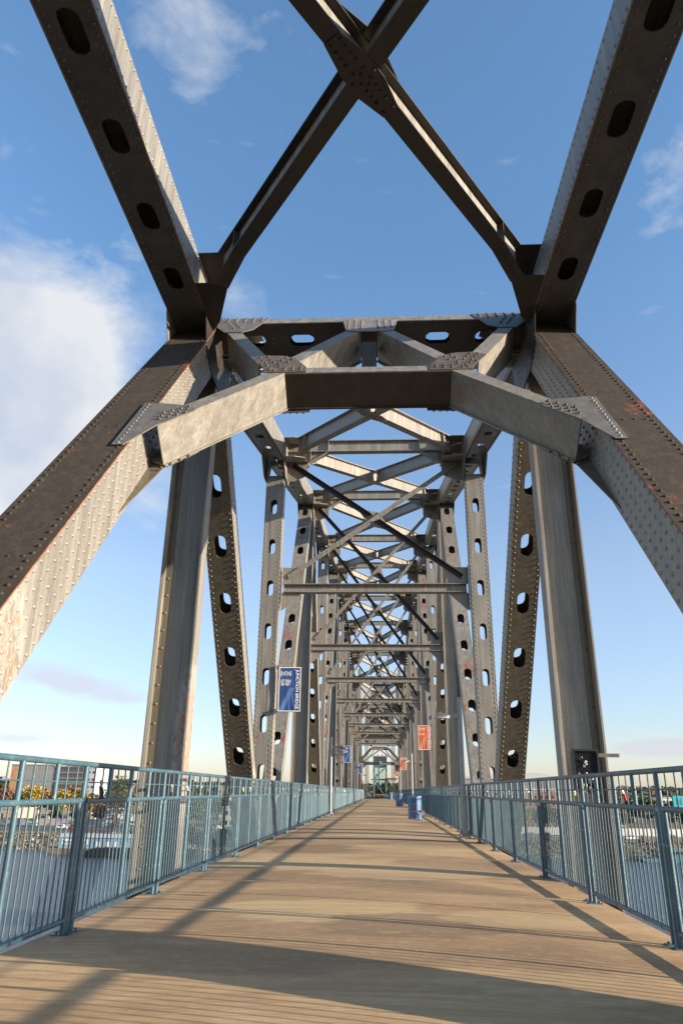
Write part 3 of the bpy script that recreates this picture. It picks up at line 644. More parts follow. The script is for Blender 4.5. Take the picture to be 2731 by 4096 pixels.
# ------------------------------------------------------------------ cross frames at the panel points
for i in range(2, 11):
    y, z = UY(i), ZC[i]; zt = z+0.42; lod = 0 if i < 3 else (1 if i < 6 else 2)
    mb = MB(); ibeam(mb, (-2.84, y, zt-0.205), (2.84, y, zt-0.205), (0, 0, 1), 0.41, 0.24)
    for s in (-1, 1):                                           # haunches
        P = [(s*1.5, zt-0.40), (s*2.05, zt-0.74), (s*2.2, zt-0.80), (s*2.84, zt-0.80), (s*2.84, zt-0.40)]
        mb.prism([(a_, y-0.006, b_) for a_, b_ in P], (0, 0.012, 0))
        a_, b_ = np.array((1.5, zt-0.40)), np.array((2.12, zt-0.79))
        mb.prism([(s*a_[0], y-0.11, a_[1]), (s*b_[0], y-0.11, b_[1]), (s*b_[0], y-0.11, b_[1]-0.02), (s*a_[0], y-0.11, a_[1]-0.02)], (0, 0.22, 0))
        for xx in (1.5, 2.08): mb.box((s*xx-0.008, y-0.11, zt-(0.39 if xx < 2 else .76)), (s*xx+0.008, y+0.11, zt-0.022))
    mb.build('top_strut', M['steel'], bridge)
    # sway strut
    zs = 5.795
    mb = MB(); ibeam(mb, (-2.80, y, zs), (2.80, y, zs), (0, 0, 1), 0.27, 0.26); mb.build('sway_strut', M['steel'], bridge)
    for s in (-1, 1):
        mb = MB()
        mb.prism([(s*2.86, y-0.02, 6.47), (s*2.19, y-0.02, 6.47), (s*2.19, y-0.02, 5.935), (s*2.86, y-0.02, 5.935)], (0, 0.014, 0))
        mb.prism([(s*2.86, y-0.02, 5.655), (s*2.25, y-0.02, 5.655), (s*2.40, y-0.02, 5.50), (s*2.80, y-0.02, 5.13), (s*2.86, y-0.02, 5.13)], (0, 0.014, 0))
        x0, x1 = sorted((s*2.86, s*2.84)); mb.box((x0, y-0.16, 5.1), (x1, y-0.021, 6.5))
        if lod < 2:
            mb.dome([(s*q, y-0.02, 5.99) for q in np.arange(2.24, 2.82, 0.09)], (0, -1, 0), 0.016, 1)
            mb.dome([(s*2.79, y-0.02, q) for q in np.arange(5.2, 6.45, 0.10)], (0, -1, 0), 0.016, 1)
            mb.dome([(s*2.84, y-0.09, q) for q in np.arange(5.2, 6.45, 0.10)], (-s, 0, 0), 0.016, 1)
        mb.build('sway_gusset', M['steel'], bridge)
        mb = MB(); zu = z-0.40                                  # upper corner plate
        P = [(2.86, zu+0.05), (2.18, zu+0.05), (2.18, zu-0.42), (2.62, zu-0.62), (2.86, zu-0.62)]
        mb.prism([(s*a_, y-0.02, b_) for a_, b_ in P], (0, 0.014, 0))
        mb.box((s*2.5-0.32, y-0.12, zu+0.051), (s*2.5+0.32, y+0.1, zu+0.07))
        if lod < 2: mb.dome([(s*2.79, y-0.02, q) for q in np.arange(zu-0.55, zu, 0.10)], (0, -1, 0), 0.018, 1)
        mb.build('sway_gusset', M['steel'], bridge)
    zu = z-0.44; A = V3(-2.66, y-0.035, zu-0.02); B = V3(2.66, y-0.035, 6.15)
    for s in (-1, 1):                                           # crossed angles
        P0 = A*np.array([s, 1, 1]); P1 = B*np.array([s, 1, 1]); P0[0] = -s*2.66; P1[0] = s*2.66
        if s < 0: P0[1] -= 0.015; P1[1] -= 0.015
        else: P0[1] += 0.0165; P1[1] += 0.0165
        d = unit(P1-P0); n = np.array([-d[2], 0, d[0]]); n = n if n[2] > 0 else -n; L_ = np.linalg.norm(P1-P0)
        fr = Fr(P0, d, n, (0, -1, 0)); mb = MB()
        mb.box((0, -0.075, 0), (L_, 0.075, 0.014), 0, fr)
        if s > 0:
            for x0_, x1_ in ((0, L_/2-0.14), (L_/2+0.14, L_)): mb.box((x0_, 0.061, 0.0141), (x1_, 0.075, 0.14), 0, fr)
        else: mb.box((0, 0.061, -0.10), (L_, 0.075, -0.0005), 0, fr)
        if lod < 2: mb.dome(fr.p([(x, -0.02, 0.014) for x in row(0.1, L_-0.1, 0.17)]), (0, -1, 0), 0.017, lod)
        mb.build('sway_brace', M['steel_shaded'] if s > 0 else M['steel'], bridge)  # brace turned from the sun gets its shade as a darker colour
    zc = (zu+6.15)/2; mb = MB(); dd = unit(V3(5.32, 0, 6.15-zu)); e = np.array([-dd[2], 0, dd[0]])
    P = [V3(0, y-0.0125, zc)+dd*a_+e*b_ for a_, b_ in ((-0.5, -0.07), (-0.5, 0.07), (0.0, 0.27), (0.5, 0.07), (0.5, -0.07), (0.0, -0.27))]
    mb.prism(P, (0, 0.006, 0)); mb.build('sway_gusset', M['steel'], bridge)

# floor beams and stringers under the deck
for i in range(0, 13):
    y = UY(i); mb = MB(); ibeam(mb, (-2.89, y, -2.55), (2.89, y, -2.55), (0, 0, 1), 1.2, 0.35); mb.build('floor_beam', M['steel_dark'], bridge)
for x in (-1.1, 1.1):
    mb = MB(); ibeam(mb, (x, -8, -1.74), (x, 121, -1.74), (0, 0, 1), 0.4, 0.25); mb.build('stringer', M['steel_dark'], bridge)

# far portal
mb = MB(); yF = 114.0
ibeam(mb, (-2.2, yF, 3.87), (2.2, yF, 3.87), (0, 0, 1), 0.44, 0.3); ibeam(mb, (-1.2, yF, 6.02), (1.2, yF, 6.02), (0, 0, 1), 0.5, 0.3); mb.build('far_portal_beam', M['steel'], bridge)
for s in (-1, 1):
    mb = MB(); ibeam(mb, (s*1.2, yF, 6.05), (s*2.85, yF, 4.35), (0, -1, 0), 0.4, 0.36); mb.build('far_portal_knee', M['steel_dark'], bridge)
    mb = MB(); ibeam(mb, (s*0.1, yF, 5.75), (s*2.4, yF, 4.15), (0, -1, 0), 0.2, 0.2); mb.build('far_portal_brace', M['steel'], bridge)
    mb = MB(); ibeam(mb, (s*0.85, yF, 5.8), (s*1.6, yF, 4.75), (0, -1, 0), 0.15, 0.13); mb.build('far_portal_brace', M['steel'], bridge)
    mb = MB(); mb.prism([(s*2.1, yF-0.15, 4.1), (s*2.1, yF-0.15, 3.6), (s*2.45, yF-0.15, 3.2), (s*2.86, yF-0.15, 3.2), (s*2.86, yF-0.15, 4.9), (s*2.5, yF-0.15, 4.7)], (0, 0.3, 0)); mb.build('far_portal_gusset', M['steel'], bridge)
mb = MB(); 
for y, z in ((111.0, 7.6), (110.2, 8.3)): ibeam(mb, (-2.8, y, z), (2.8, y, z), (0, 0, 1), 0.55, 0.3)
mb.build('far_portal_beam', M['steel'], bridge)
for s in (-1, 1):
    for a_, b_ in (((0.2, 7.5), (1.3, 6.2)), ((1.3, 6.2), (2.7, 7.7)), ((0.2, 7.5), (2.2, 8.9))):
        mb = MB(); ibeam(mb, (s*a_[0], 112, a_[1]), (s*b_[0], 112, b_[1]), (0, -1, 0), 0.25, 0.2); mb.build('far_portal_brace', M['steel'], bridge)
# ------------------------------------------------------------------ the far lift tower
tower = thing('lift_tower', 'far steel lift tower with corrugated counterweight and hoist cables beyond the last truss panel', 'tower', (0, 125, -22))
def tb(name, f, mat): 
    mb = MB(); f(mb); o = mb.build(name, mat if isinstance(mat, list) else M[mat], tower, (0, -125, 22)); return o
for sx in (-1, 1):
    for yy in (121.6, 129.5): tb('tower_leg', lambda mb: ibeam(mb, (sx*3.3, yy, -22), (sx*3.3, yy, 19.0), (0, 1, 0), 0.5, 0.5), 'steel')
    for k in range(5):
        za = -2+4.2*k
        tb('tower_brace', lambda mb: (ibeam(mb, (sx*3.3, 121.9, za), (sx*3.3, 129.2, za+4), (1, 0, 0), 0.2, 0.2), ibeam(mb, (sx*3.3, 129.2, za), (sx*3.3, 121.9, za+4), (1, 0, 0), 0.2, 0.2)), 'steel')
def cw(mb):
    mb.box((-3.9, 124, 13.7), (-3.1, 126.5, 16.75), 0); mb.box((3.0, 124, 13.7), (3.9, 126.5, 16.75), 0)
    for k in range(8): mb.box((-3.85+0.1*k, 123.93, 13.7), (-3.80+0.1*k, 124.0, 16.7), 1); mb.box((3.1+0.1*k, 123.93, 13.7), (3.15+0.1*k, 124.0, 16.7), 1)
    mb.box((-3.1, 124.05, 13.6), (-1.7, 126.4, 16.8), 0); mb.box((1.7, 124.05, 13.6), (3.0, 126.4, 16.8), 0)
    mb.box((-1.7, 124.6, 13.6), (1.7, 126.4, 16.6), 0)
    for k in range(16): mb.box((-1.65+0.21*k, 124.5, 13.6), (-1.54+0.21*k, 124.6, 16.4), 1)
    mb.box((-3.2, 123.9, 16.8), (3.2, 126.6, 16.95), 2)
tb('counterweight', cw, [M['roof_pale'], M['corr'], M['steel_dark']])
def body(mb):
    mb.box((-2.85, 124.3, 12.9), (2.9, 125.6, 13.5), 0); mb.box((-2.4, 124.6, 10.4), (2.4, 125.4, 12.9), 2)
    for k in range(9): mb.box((-2.75+0.13*k, 124.1, 10.4), (-2.69+0.13*k, 124.2, 12.8), 1); mb.box((1.65+0.13*k, 124.1, 10.4), (1.71+0.13*k, 124.2, 12.8), 1)
    mb.box((-0.6, 124.0, 11.0), (0.6, 124.5, 12.7), 0)
tb('machinery_frame', body, [M['steel'], M['corr'], M['steel_dark']])
def girder(mb):
    plate_holes(mb, Fr((-2.9, 124, 9.54), (1, 0, 0), (0, 0, 1), (0, -1, 0)), 5.8, 0.62, 0.02, [0.3+1.05*k+0.0 for k in range(6)], 0.5, 0.22)
    mb.box((-2.9, 124.3, 9.2), (2.9, 124.9, 9.9), 1); mb.box((-2.9, 123.9, 9.86), (2.9, 124.3, 9.9))
    mb.box((-2.7, 124.2, 7.0), (2.7, 124.8, 8.7), 0)
tb('tower_girder', girder, [M['steel'], M['steel_dark']])
for x in (-1.44, 1.45):
    tb('tower_mast', lambda mb: mb.box((x-0.11, 124.9, 16.96), (x+0.11, 125.1, 21.9)), 'steel')
def rl(mb):
    for z in (19.05, 21.8): mb.box((-1.6, 124.95, z-0.05), (1.6, 125.05, z+0.05))
    for x in (-0.6, -0.45, -0.3, 0.5, 0.65, 0.8): mb.tube((x, 125, 17), (x, 125, 19), 0.03, 5)
    for x in (-0.75, -0.6, 0.6, 0.75): mb.tube((x, 125, 20.4), (x, 125, 21.0), 0.05, 5)
    mb.tube((0, 125, 19.1), (0, 125, 22.2), 0.03, 5); mb.tube((-0.15, 125, 20.0), (0.15, 125, 20.0), 0.03, 5)
tb('tower_railing', rl, 'black')
for sx in (-1, 1):
    for x in (1.80, 1.95, 2.08, 2.22, 2.34):
        tb('hoist_cable', lambda mb: mb.tube((sx*x, 121.0, -1.6), (sx*x, 121.0, 9.3), 0.042, 6), 'black')
pier = MB(); pier.box((-4.5, 119.8, -30), (4.5, 131.5, -4.2)); pier.box((-4.9, 119.4, -4.2), (4.9, 131.9, -3.7))
pier = tag(pier.build('bridge_pier', M['concrete']), 'tall concrete pier under the far lift tower', 'pier')
p2 = MB(); p2.box((-4.5, -7, -30), (4.5, 3.2, -4.2)); p2.box((-4.9, -7.4, -4.2), (4.9, 3.6, -3.7)); tag(p2.build('bridge_pier', M['concrete']), 'concrete pier under the near end of the walkway', 'pier')
ap = MB(); ap.box((-3, 132, -13.4), (3, 300, -12.6)); 
for yy in (170, 210, 250): ap.box((-2.6, yy-1, -30), (2.6, yy+1, -13.4))
tag(ap.build('approach_span', M['concrete']), 'low approach span running on from the far lift tower to the bank', 'bridge')

# scratched graffiti on the right diagonal
gd = unit(V3(0, PN, ZB-ZC[1])); gn = np.array([0, gd[2], -gd[1]]); gP = V3(XM, UY(1), ZC[1])+gd*9.55+gn*0.229
mb = MB(); tilt_ = [[(-.13, .02), (-.11, .15), (-.13, .10), (-.08, .06)], [(-.05, .16), (-.02, .12), (-.07, .08), (-.01, .02), (-.06, -.02)], [(0, .16), (.05, .14), (.01, .08), (.06, .03), (.0, 0)], [(.07, .18), (.14, .10), (.10, .02), (.16, -.10)], [(.04, .24), (.12, .16)]]
for st_ in tilt_:
    mb.path([gP+np.array([a_, 0, 0])-gd*b_ for a_, b_ in st_], 0.004, 4)
mb.build('graffiti_scrawl', M['black'], bridge)
# ------------------------------------------------------------------ walkway
def deck_z(x): return -1.17+0.050*(1-(x/2.6)**2)
mb = MB(); xs = np.linspace(-2.70, 2.72, 19); ys = list(np.arange(-8, 122.01, 2.0))
v = [(x, y, deck_z(x)) for y in ys for x in xs]; nx = len(xs)
mb.add(v, [(j*nx+i, j*nx+i+1, (j+1)*nx+i+1, (j+1)*nx+i) for j in range(len(ys)-1) for i in range(nx-1)], 0, True)
for xe in (-2.70, 2.72): mb.add([(xe, -8, deck_z(xe)), (xe, 122, deck_z(xe)), (xe, 122, -1.42), (xe, -8, -1.42)], [(0, 1, 2, 3)])
mb.add([(-2.7, -8, -1.42), (2.72, -8, -1.42), (2.72, 122, -1.42), (-2.7, 122, -1.42)], [(0, 1, 2, 3)])
mb.add([(x, 122, deck_z(x)) for x in xs]+[(2.72, 122, -1.42), (-2.70, 122, -1.42)], [tuple(range(nx+2))])
tag(mb.build('walkway', M['deck']), kind='structure')
mb = MB(); mb.box((-2.4, 122.02, -1.42), (2.4, 131.4, -1.175)); tag(mb.build('elevator_landing', M['deck']), kind='structure')
for k in range(6):                                              # expansion joints
    y = 19.95+19.4*k; mb = MB(); n = 12; xx = np.linspace(-2.68, 2.70, n)
    v = [(x, y-0.06, deck_z(x)+0.005) for x in xx]+[(x, y+0.06, deck_z(x)+0.005) for x in xx]
    mb.add(v, [(i, i+1, n+i+1, n+i) for i in range(n-1)]); o = mb.build('expansion_joint', M['rail'])
    tag(o, ['blue steel joint strip crossing the walkway nearest the camera, by the first right lamp', 'second blue joint strip across the walkway, by the first left lamp', 'third blue joint strip across the walkway, counted from the camera', 'fourth blue joint strip across the walkway, counted from the camera', 'fifth blue joint strip across the walkway, counted from the camera', 'farthest blue joint strip, just before the elevator'][k], 'joint strip', 'joint strips across the walkway')

# ------------------------------------------------------------------ guard railings
LP = 2.58; zD, zM, zT, zS, zBt = -1.17, -0.115, 0.20, 0.045, -1.06
def rail_protos():
    P = {}
    mb = MB()
    for e in (0, 1):
        y0 = e*LP/2
        ys_ = np.linspace(y0+0.085 if not e else y0, y0+LP/2-(0.085 if e else 0), 12)[1:-1]
        for y in ys_: mb.tube((0, y, zBt+0.01), (0, y, zM-0.01), 0.0072, 6, caps=False)
    mb.tube((0, LP/2, zBt), (0, LP/2, zM), 0.023, 10, caps=False)
    for k in range(4):
        y = k*LP/4; mb.tube((0, y, zM), (0, y, zT), 0.0235, 10, caps=False)
        for q in (1, 2): mb.tube((0, y+q*LP/12, zM), (0, y+q*LP/12, zT), 0.0072, 6, caps=False)
    mb.tube((0, 0, zS), (0, LP, zS), 0.0072, 6, caps=False)
    P['panel'] = mb
    for nm, z, r, a, b in (('top_rail', zT, 0.0245, 0, LP), ('mid_rail', zM, 0.0245, 0.06, LP-0.06), ('bottom_rail', zBt, 0.024, 0.085, LP-0.085)):
        mb = MB(); mb.tube((0, a, z), (0, b, z), r, 12)
        if nm == 'bottom_rail':
            for y in np.arange(0.3, LP-0.2, 0.43): mb.tube((0, y-0.012, z), (0, y+0.012, z), r+0.003, 10)
        P[nm] = mb
    mb = MB(); mb.tube((0, 0, zD), (0, 0, zM+0.02), 0.0245, 12); mb.box((-0.075, -0.05, zD), (0.075, 0.05, zD+0.012)); mb.tube((-0.05, 0, zD+.012), (-0.05, 0, zD+.03), .012, 6); mb.tube((0.05, 0, zD+.012), (0.05, 0, zD+.03), .012, 6)
    mb.tube((0, -0.02, zM-0.01), (0.0, 0.075, zM-0.05), 0.018, 8); P['post'] = mb
    mb = MB(); mb.tube((0, 0, zD), (0, 0, zT-0.02), 0.0245, 12); P['end_post'] = mb
    return P
RP = rail_protos()
RME = {}
for k, mb_ in RP.items():
    o = mb_.build(k, M['rail']); RME[k] = o.data; bpy.data.objects.remove(o)
for s, X, lbl in ((-1, -2.5517, 'sunlit pale blue tubular railing along the left edge of the walkway'), (1, 2.5865, 'shaded dark blue tubular railing along the right edge of the walkway')):
    root = thing('guard_railing', lbl, 'railing', (X, 0, 0), 'railings along the walkway')
    for k in range(-4, 44):
        y = 6.95+LP*k
        pn = bpy.data.objects.new('rail_panel', RME['panel']); COL.objects.link(pn); pn.parent = root; pn.location = (0, y, 0)
        for nm, dy in (('top_rail', 0), ('mid_rail', 0), ('bottom_rail', 0), ('post', 0.085), ('post', LP-0.085)):
            c = bpy.data.objects.new(nm, RME[nm]); COL.objects.link(c); c.parent = pn; c.location = (0, dy, 0)
        if k % 5 == 0:
            for dy in (-0.02,):
                c = bpy.data.objects.new('post', RME['end_post']); COL.objects.link(c); c.parent = pn; c.location = (0, dy, 0)
# gate sections at the far end
for s in (-1, 1):
    mb = MB()
    for z in (-0.15, 0.15, -1.05): mb.tube((s*1.45, 121.6, z), (s*2.5, 121.6, z), 0.025, 8)
    for x in np.arange(1.45, 2.5, 0.12): mb.tube((s*x, 121.6, -1.17), (s*x, 121.6, 0.15), 0.010, 6)
    for x in (1.45, 1.97, 2.5): mb.tube((s*x, 121.6, -1.17), (s*x, 121.6, 0.15), 0.028, 8)
    tag(mb.build('end_railing', M['rail']), 'short railing closing the far end of the walkway on the %s of the elevator' % ('left' if s < 0 else 'right'), 'railing')

# ------------------------------------------------------------------ padlocks
def lock_proto(name, mat, w, h, cat_label):
    body_ = MB(); body_.box((-0.009, -w/2, -h), (0.009, w/2, 0)); body_.box((-0.011, -w/2+.004, -h-.004), (0.011, w/2-.004, -h+0.004)); body_.tube((-0.0095, 0, -h*0.62), (0.0095, 0, -h*0.62), 0.006, 8)
    sh_ = MB(); pts = [(0, -w*0.30, 0), (0, -w*0.30, h*0.5)]+[(0, -w*0.30*math.cos(t), h*0.5+w*0.3*math.sin(t)) for t in np.linspace(0.5, math.pi-0.5, 4)]+[(0, w*0.30, h*0.5), (0, w*0.30, 0)]
    sh_.path(pts, 0.0042, 6)
    root = bpy.data.objects.new(name, None); COL.objects.link(root); root.empty_display_size = 0.05
    body_.build('body', M[mat], root); sh_.build('shackle', M['silver'], root)
    return root
protos = [lock_proto('padlock', 'silver', 0.045, 0.042, ''), lock_proto('padlock', 'brass', 0.042, 0.040, ''), lock_proto('padlock', 'lock_red', 0.05, 0.055, ''), lock_proto('padlock', 'black', 0.045, 0.065, '')]
used = set()
def put_lock(k, x, y, z, label, group=None, tilt=None, scale=1.0):
    o = protos[k] if k not in used else copy_tree(protos[k]); used.add(k)
    h = 0.036*scale
    o.location = (x, y, z-0.02*scale-0.01); o.rotation_euler = (tilt if tilt is not None else random.uniform(-0.5, 0.5), random.uniform(-0.3, 0.3), random.uniform(-0.6, 0.6)); o.scale = (scale,)*3
    for c in ('label', 'group', 'category'):
        if c in o: del o[c]
    tag(o, label, 'padlock', group)
put_lock(3, -2.54, 7.33, 0.045, 'large black and silver padlock hanging tilted on the left railing, nearest the camera', 'padlocks', 0.35, 1.5)
put_lock(2, 2.60, 7.97, 0.045, 'red padlock hanging from the thin wire rail of the right railing near its front', 'padlocks', 0.1, 1.25)
put_lock(2, 2.57, 17.2, -0.10, 'bright red padlock on the middle tube of the right railing farther along', 'padlocks', 1.0, 1.2)
put_lock(0, 2.57, 12.0, -0.10, 'silver padlock lying on the middle tube of the right railing', 'padlocks', 1.2, 1.2)
put_lock(1, 2.59, 9.9, 0.045, 'brass padlock on the right railing in front of the steel hanger', 'padlocks')
put_lock(0, 2.59, 11.2, 0.045, 'silver padlock on the right railing just left of the steel hanger', 'padlocks')
put_lock(0, -2.55, 8.3, 0.045, 'small silver padlock on the left railing, second from the camera', 'padlocks')
for x, lab in ((-2.55, 'small padlock clipped in a row on the thin wire of the left railing'), (2.59, 'small padlock clipped in a row on the thin wire of the right railing')):
    ys_ = [9.9, 10.7, 11.25, 11.5, 12.0, 13.8, 15.1, 15.9, 17.3, 17.5] if x < 0 else [12.9, 14.1, 14.9, 15.6, 16.6, 17.9, 18.5]
    y = 18.6
    while y < 62 and len(ys_) < 78: y += random.choice([0.15, 0.25, 0.45, 0.8, 1.2]); ys_.append(y)
    for y in ys_:
        mid = random.random() < 0.13
        put_lock(random.choice([0, 0, 0, 1, 1, 3]), x, y, -0.10 if mid else zS, lab, 'padlocks', scale=random.uniform(0.9, 1.35))

# padlock cage on the right hanger
t = thing('padlock_cage', 'black wire mesh cage full of padlocks fixed to the near right steel hanger', 'cage', (2.9, 11.0, 0.0))
mb = MB()
for a_, b_ in (((-0.03, 0), (0.0, 0.60)), ((0.31, 0), (0.34, 0.60))): mb.box((a_[0], -0.03, a_[1]), (b_[0], 0.02, b_[1]))
mb.box((0.0, -0.03, 0.57), (0.31, 0.02, 0.6)); mb.box((0.0, -0.03, 0.0), (0.31, 0.02, 0.03)); mb.build('frame', M['black'], t)
mb = MB()
for k in range(-14, 20):
    for sg in (1, -1):
        x0, z0 = 0.0, k*0.04; x1, z1 = 0.31, k*0.04+0.31*0.62
        if sg < 0: z0, z1 = z1, z0
        a0 = max(0, (0.03-min(z0, z1))/(abs(z1-z0))); a1 = min(1, (0.57-min(z0, z1))/abs(z1-z0))
        if a0 >= a1: continue
        if sg < 0: a0, a1 = 1-a1, 1-a0
        mb.tube((x0+(x1-x0)*a0, 0, z0+(z1-z0)*a0), (x0+(x1-x0)*a1, 0, z0+(z1-z0)*a1), 0.004, 4, caps=False)
mb.build('wire_mesh', M['black'], t)
mb = MB(); mb.box((0.0, 0.03, 0.03), (0.31, 0.2, 0.57)); mb.build('cage_box', M['black'], t)
mb = MB(); mb.box((0.34, -0.02, 0.49), (0.63, 0.01, 0.54)); mb.build('bracket', M['steel_olive'], t)
for k in range(14):
    x, z = random.uniform(0.04, 0.28), random.choice([random.uniform(0.04, 0.2), random.uniform(0.05, 0.5)])
    o = copy_tree(protos[[0, 1, 3, 3, 1, 0, 3][k % 7]]); o.location = (2.9+x, 10.975, z); o.rotation_euler = (random.uniform(-.3, .3), random.uniform(-.6, .6), math.pi/2); o.scale = (0.8,)*3
    for c in ('label', 'group', 'category'):
        if c in o: del o[c]
    tag(o, 'padlock hooked on the black mesh cage on the right steel hanger', 'padlock', 'padlocks')

# ------------------------------------------------------------------ lamps
def lamp():
    r = bpy.data.objects.new('street_lamp', None); COL.objects.link(r)
    mb = MB(); mb.tube((0, 0, 0.12), (0, 0, 3.72), 0.066, 16, 0.052); mb.tube((0, 0, 3.72), (0, 0, 3.735), 0.058, 16); mb.build('pole', M['white_paint'], r)
    mb = MB(); mb.box((-0.15, -0.15, 0.0), (0.15, 0.15, 0.06)); mb.box((-0.11, -0.11, 0.06), (0.11, 0.11, 0.11)); mb.tube((0, 0, 0.11), (0, 0, 0.26), 0.085, 12)
    for a_ in range(4):
        c_, s_ = math.cos(a_*math.pi/2), math.sin(a_*math.pi/2); mb.prism([(c_*0.06-s_*.01, s_*0.06+c_*.01, 0.11), (c_*0.15-s_*.01, s_*0.15+c_*.01, 0.11), (c_*0.06-s_*.01, s_*0.06+c_*.01, 0.30)], (s_*0.02, -c_*0.02, 0))
    for a_ in (-1, 1):
        for b_ in (-1, 1): mb.tube((a_*.125, b_*.125, .06), (a_*.125, b_*.125, .10), .014, 6)
    mb.build('base', M['white_paint'], r)
    mb = MB(); mb.box((-0.28, -0.035, 3.16), (-0.045, 0.035, 3.27)); mb.tube((-0.03, 0, 3.58), (-0.62, 0, 3.27), 0.010, 6); mb.tube((-0.03, 0, 3.29), (-0.62, 0, 3.285), 0.010, 6); mb.tube((-0.33, 0, 3.42), (-0.33, 0, 3.29), 0.007, 6); mb.tube((-0.03, 0, 3.30), (-0.33, 0, 3.42), 0.007, 6); mb.build('arm', M['white_paint'], r)
    mb = MB(); prof = [(-0.26, 3.16), (-0.26, 3.26), (-0.40, 3.285), (-0.55, 3.27), (-0.66, 3.225), (-0.74, 3.15), (-0.74, 3.135), (-0.26, 3.145)]
    wd = [0.05, 0.05, 0.11, 0.13, 0.12, 0.06, 0.06, 0.05]
    n = len(prof); v = [(x, -w, z) for (x, z), w in zip(prof, wd)]+[(x, w, z) for (x, z), w in zip(prof, wd)]
    top = [(x, 0, z+0.02*min(1, w/.1)) for (x, z), w in zip(prof, wd)]
    # curved shell: five strips across
    st = []
    for q in np.linspace(-1, 1, 7):
        st.append([(x, q*w, (z-(0.035*q*q if 1 < i_ < 5 else 0))) for i_, ((x, z), w) in enumerate(zip(prof[:7], wd[:7]))])
    vv = [p for r_ in st for p in r_]; mb.add(vv, [(a_*7+b_, a_*7+b_+1, (a_+1)*7+b_+1, (a_+1)*7+b_) for a_ in range(6) for b_ in range(6)], 0, True)
    mb.add([(-0.26, -0.05, 3.145), (-0.40, -0.11, 3.142), (-0.55, -0.13, 3.14), (-0.66, -0.12, 3.138), (-0.74, -0.06, 3.135), (-0.74, 0.06, 3.135), (-0.66, 0.12, 3.138), (-0.55, 0.13, 3.14), (-0.40, 0.11, 3.142), (-0.26, 0.05, 3.145)], [tuple(range(10))])
    for sg in (-1, 1): mb.add([(-0.26, sg*.05, 3.145), (-0.40, sg*.11, 3.142), (-0.55, sg*.13, 3.14), (-0.66, sg*.12, 3.138), (-0.74, sg*.06, 3.135), (-0.74, sg*.06, 3.15), (-0.66, sg*.12, 3.19), (-0.55, sg*.13, 3.235), (-0.40, sg*.11, 3.25), (-0.26, sg*.05, 3.26)], [tuple(range(10))])
    hd = mb.build('lamp_head', M['white_paint'], r)
    mb = MB(); mb.tube((-0.50, 0, 3.142), (-0.50, 0, 3.125), 0.085, 14); mb.build('lens', M['lens'], hd)
    return r
lp = lamp(); first = True
for x, y, lab in ((2.42, 21.6, 'nearest lamp post, tall grey pole on the right with its head over the walkway'), (-2.36, 38.6, 'first lamp post on the left railing, with a camera under its arm'),
                  (2.36, 54.9, 'middle lamp post on the right, rising behind the nearest blue bin'), (-2.36, 71.9, 'second lamp post on the left, overlapping a small blue banner'),
                  (2.36, 89.0, 'farthest lamp post on the right, in front of a small orange banner'), (-2.36, 106.0, 'farthest lamp post on the left near the hoist cables')):
    o = lp if first else copy_tree(lp); first = False
    o.location = (x, y, -1.165); o.rotation_euler = (0, 0, 0 if x > 0 else math.pi); o['label'] = lab; o['category'] = 'lamp post'; o['group'] = 'lamp posts along the walkway'
t = thing('security_camera', 'twin white dome camera hanging under the first left lamp arm', 'camera', (-2.1, 38.6, 1.78))
mb = MB(); mb.tube((-0.2, 0, 0.1), (0.35, 0, 0.1), 0.03, 8); mb.build('bracket', M['white_paint'], t)
for x in (-0.02, 0.3):
    mb = MB(); mb.tube((x, 0, 0.09), (x, 0, -0.02), 0.11, 12); mb.dome([(x, 0, -0.02)], (0, 0, -1), 0.10, 0, h=1.1); mb.build('dome', M['white_paint'], t)
t = thing('security_camera', 'white dome camera on the far portal beam above the elevator', 'camera', (0.02, 113.8, 3.95))
mb = MB(); mb.tube((0, 0, 0.17), (0, 0, -0.08), 0.15, 14); mb.dome([(0, 0, -0.08)], (0, 0, -1), 0.15, 0, h=1.1); mb.build('housing', M['white'], t)

# ------------------------------------------------------------------ bins with side seats
def bin_():
    r = bpy.data.objects.new('litter_bin', None); COL.objects.link(r)
    mb = MB(); n = 26
    for k in range(n):
        a_ = k*2*math.pi/n; c_, s_ = math.cos(a_), math.sin(a_)
        fr = Fr((0.29*c_, 0.29*s_, 0.03), (0, 0, 1), (-s_, c_, 0), (c_, s_, 0)); mb.box((0, -0.019, -0.004), (0.90, 0.019, 0.004), 0, fr)
    for z in (0.03, 0.62, 0.90):
        for k in range(24):
            a_, b_ = k*math.pi/12, (k+1)*math.pi/12; q = 0.285 if z < 0.8 else 0.298
            mb.add([(q*math.cos(a_), q*math.sin(a_), z), (q*math.cos(b_), q*math.sin(b_), z), (q*math.cos(b_), q*math.sin(b_), z+0.045), (q*math.cos(a_), q*math.sin(a_), z+0.045)], [(0, 1, 2, 3)])
    mb.build('slatted_shell', M['can_blue'], r)
    mb = MB(); mb.tube((0, 0, 0.05), (0, 0, 0.88), 0.235, 18, 0.25); mb.build('liner', M['can_dark'], r)
    mb = MB()
    prof = [(0.300, 0.93), (0.305, 0.95), (0.27, 0.975), (0.17, 0.96)]
    for (r0, z0), (r1, z1) in zip(prof[:-1], prof[1:]):
        for k in range(24):
            a_, b_ = k*math.pi/12, (k+1)*math.pi/12
            mb.add([(r0*math.cos(a_), r0*math.sin(a_), z0), (r0*math.cos(b_), r0*math.sin(b_), z0), (r1*math.cos(b_), r1*math.sin(b_), z1), (r1*math.cos(a_), r1*math.sin(a_), z1)], [(0, 1, 2, 3)], 0, True)
    mb.build('lid_ring', M['can_blue'], r)
    return r
b0 = bin_()
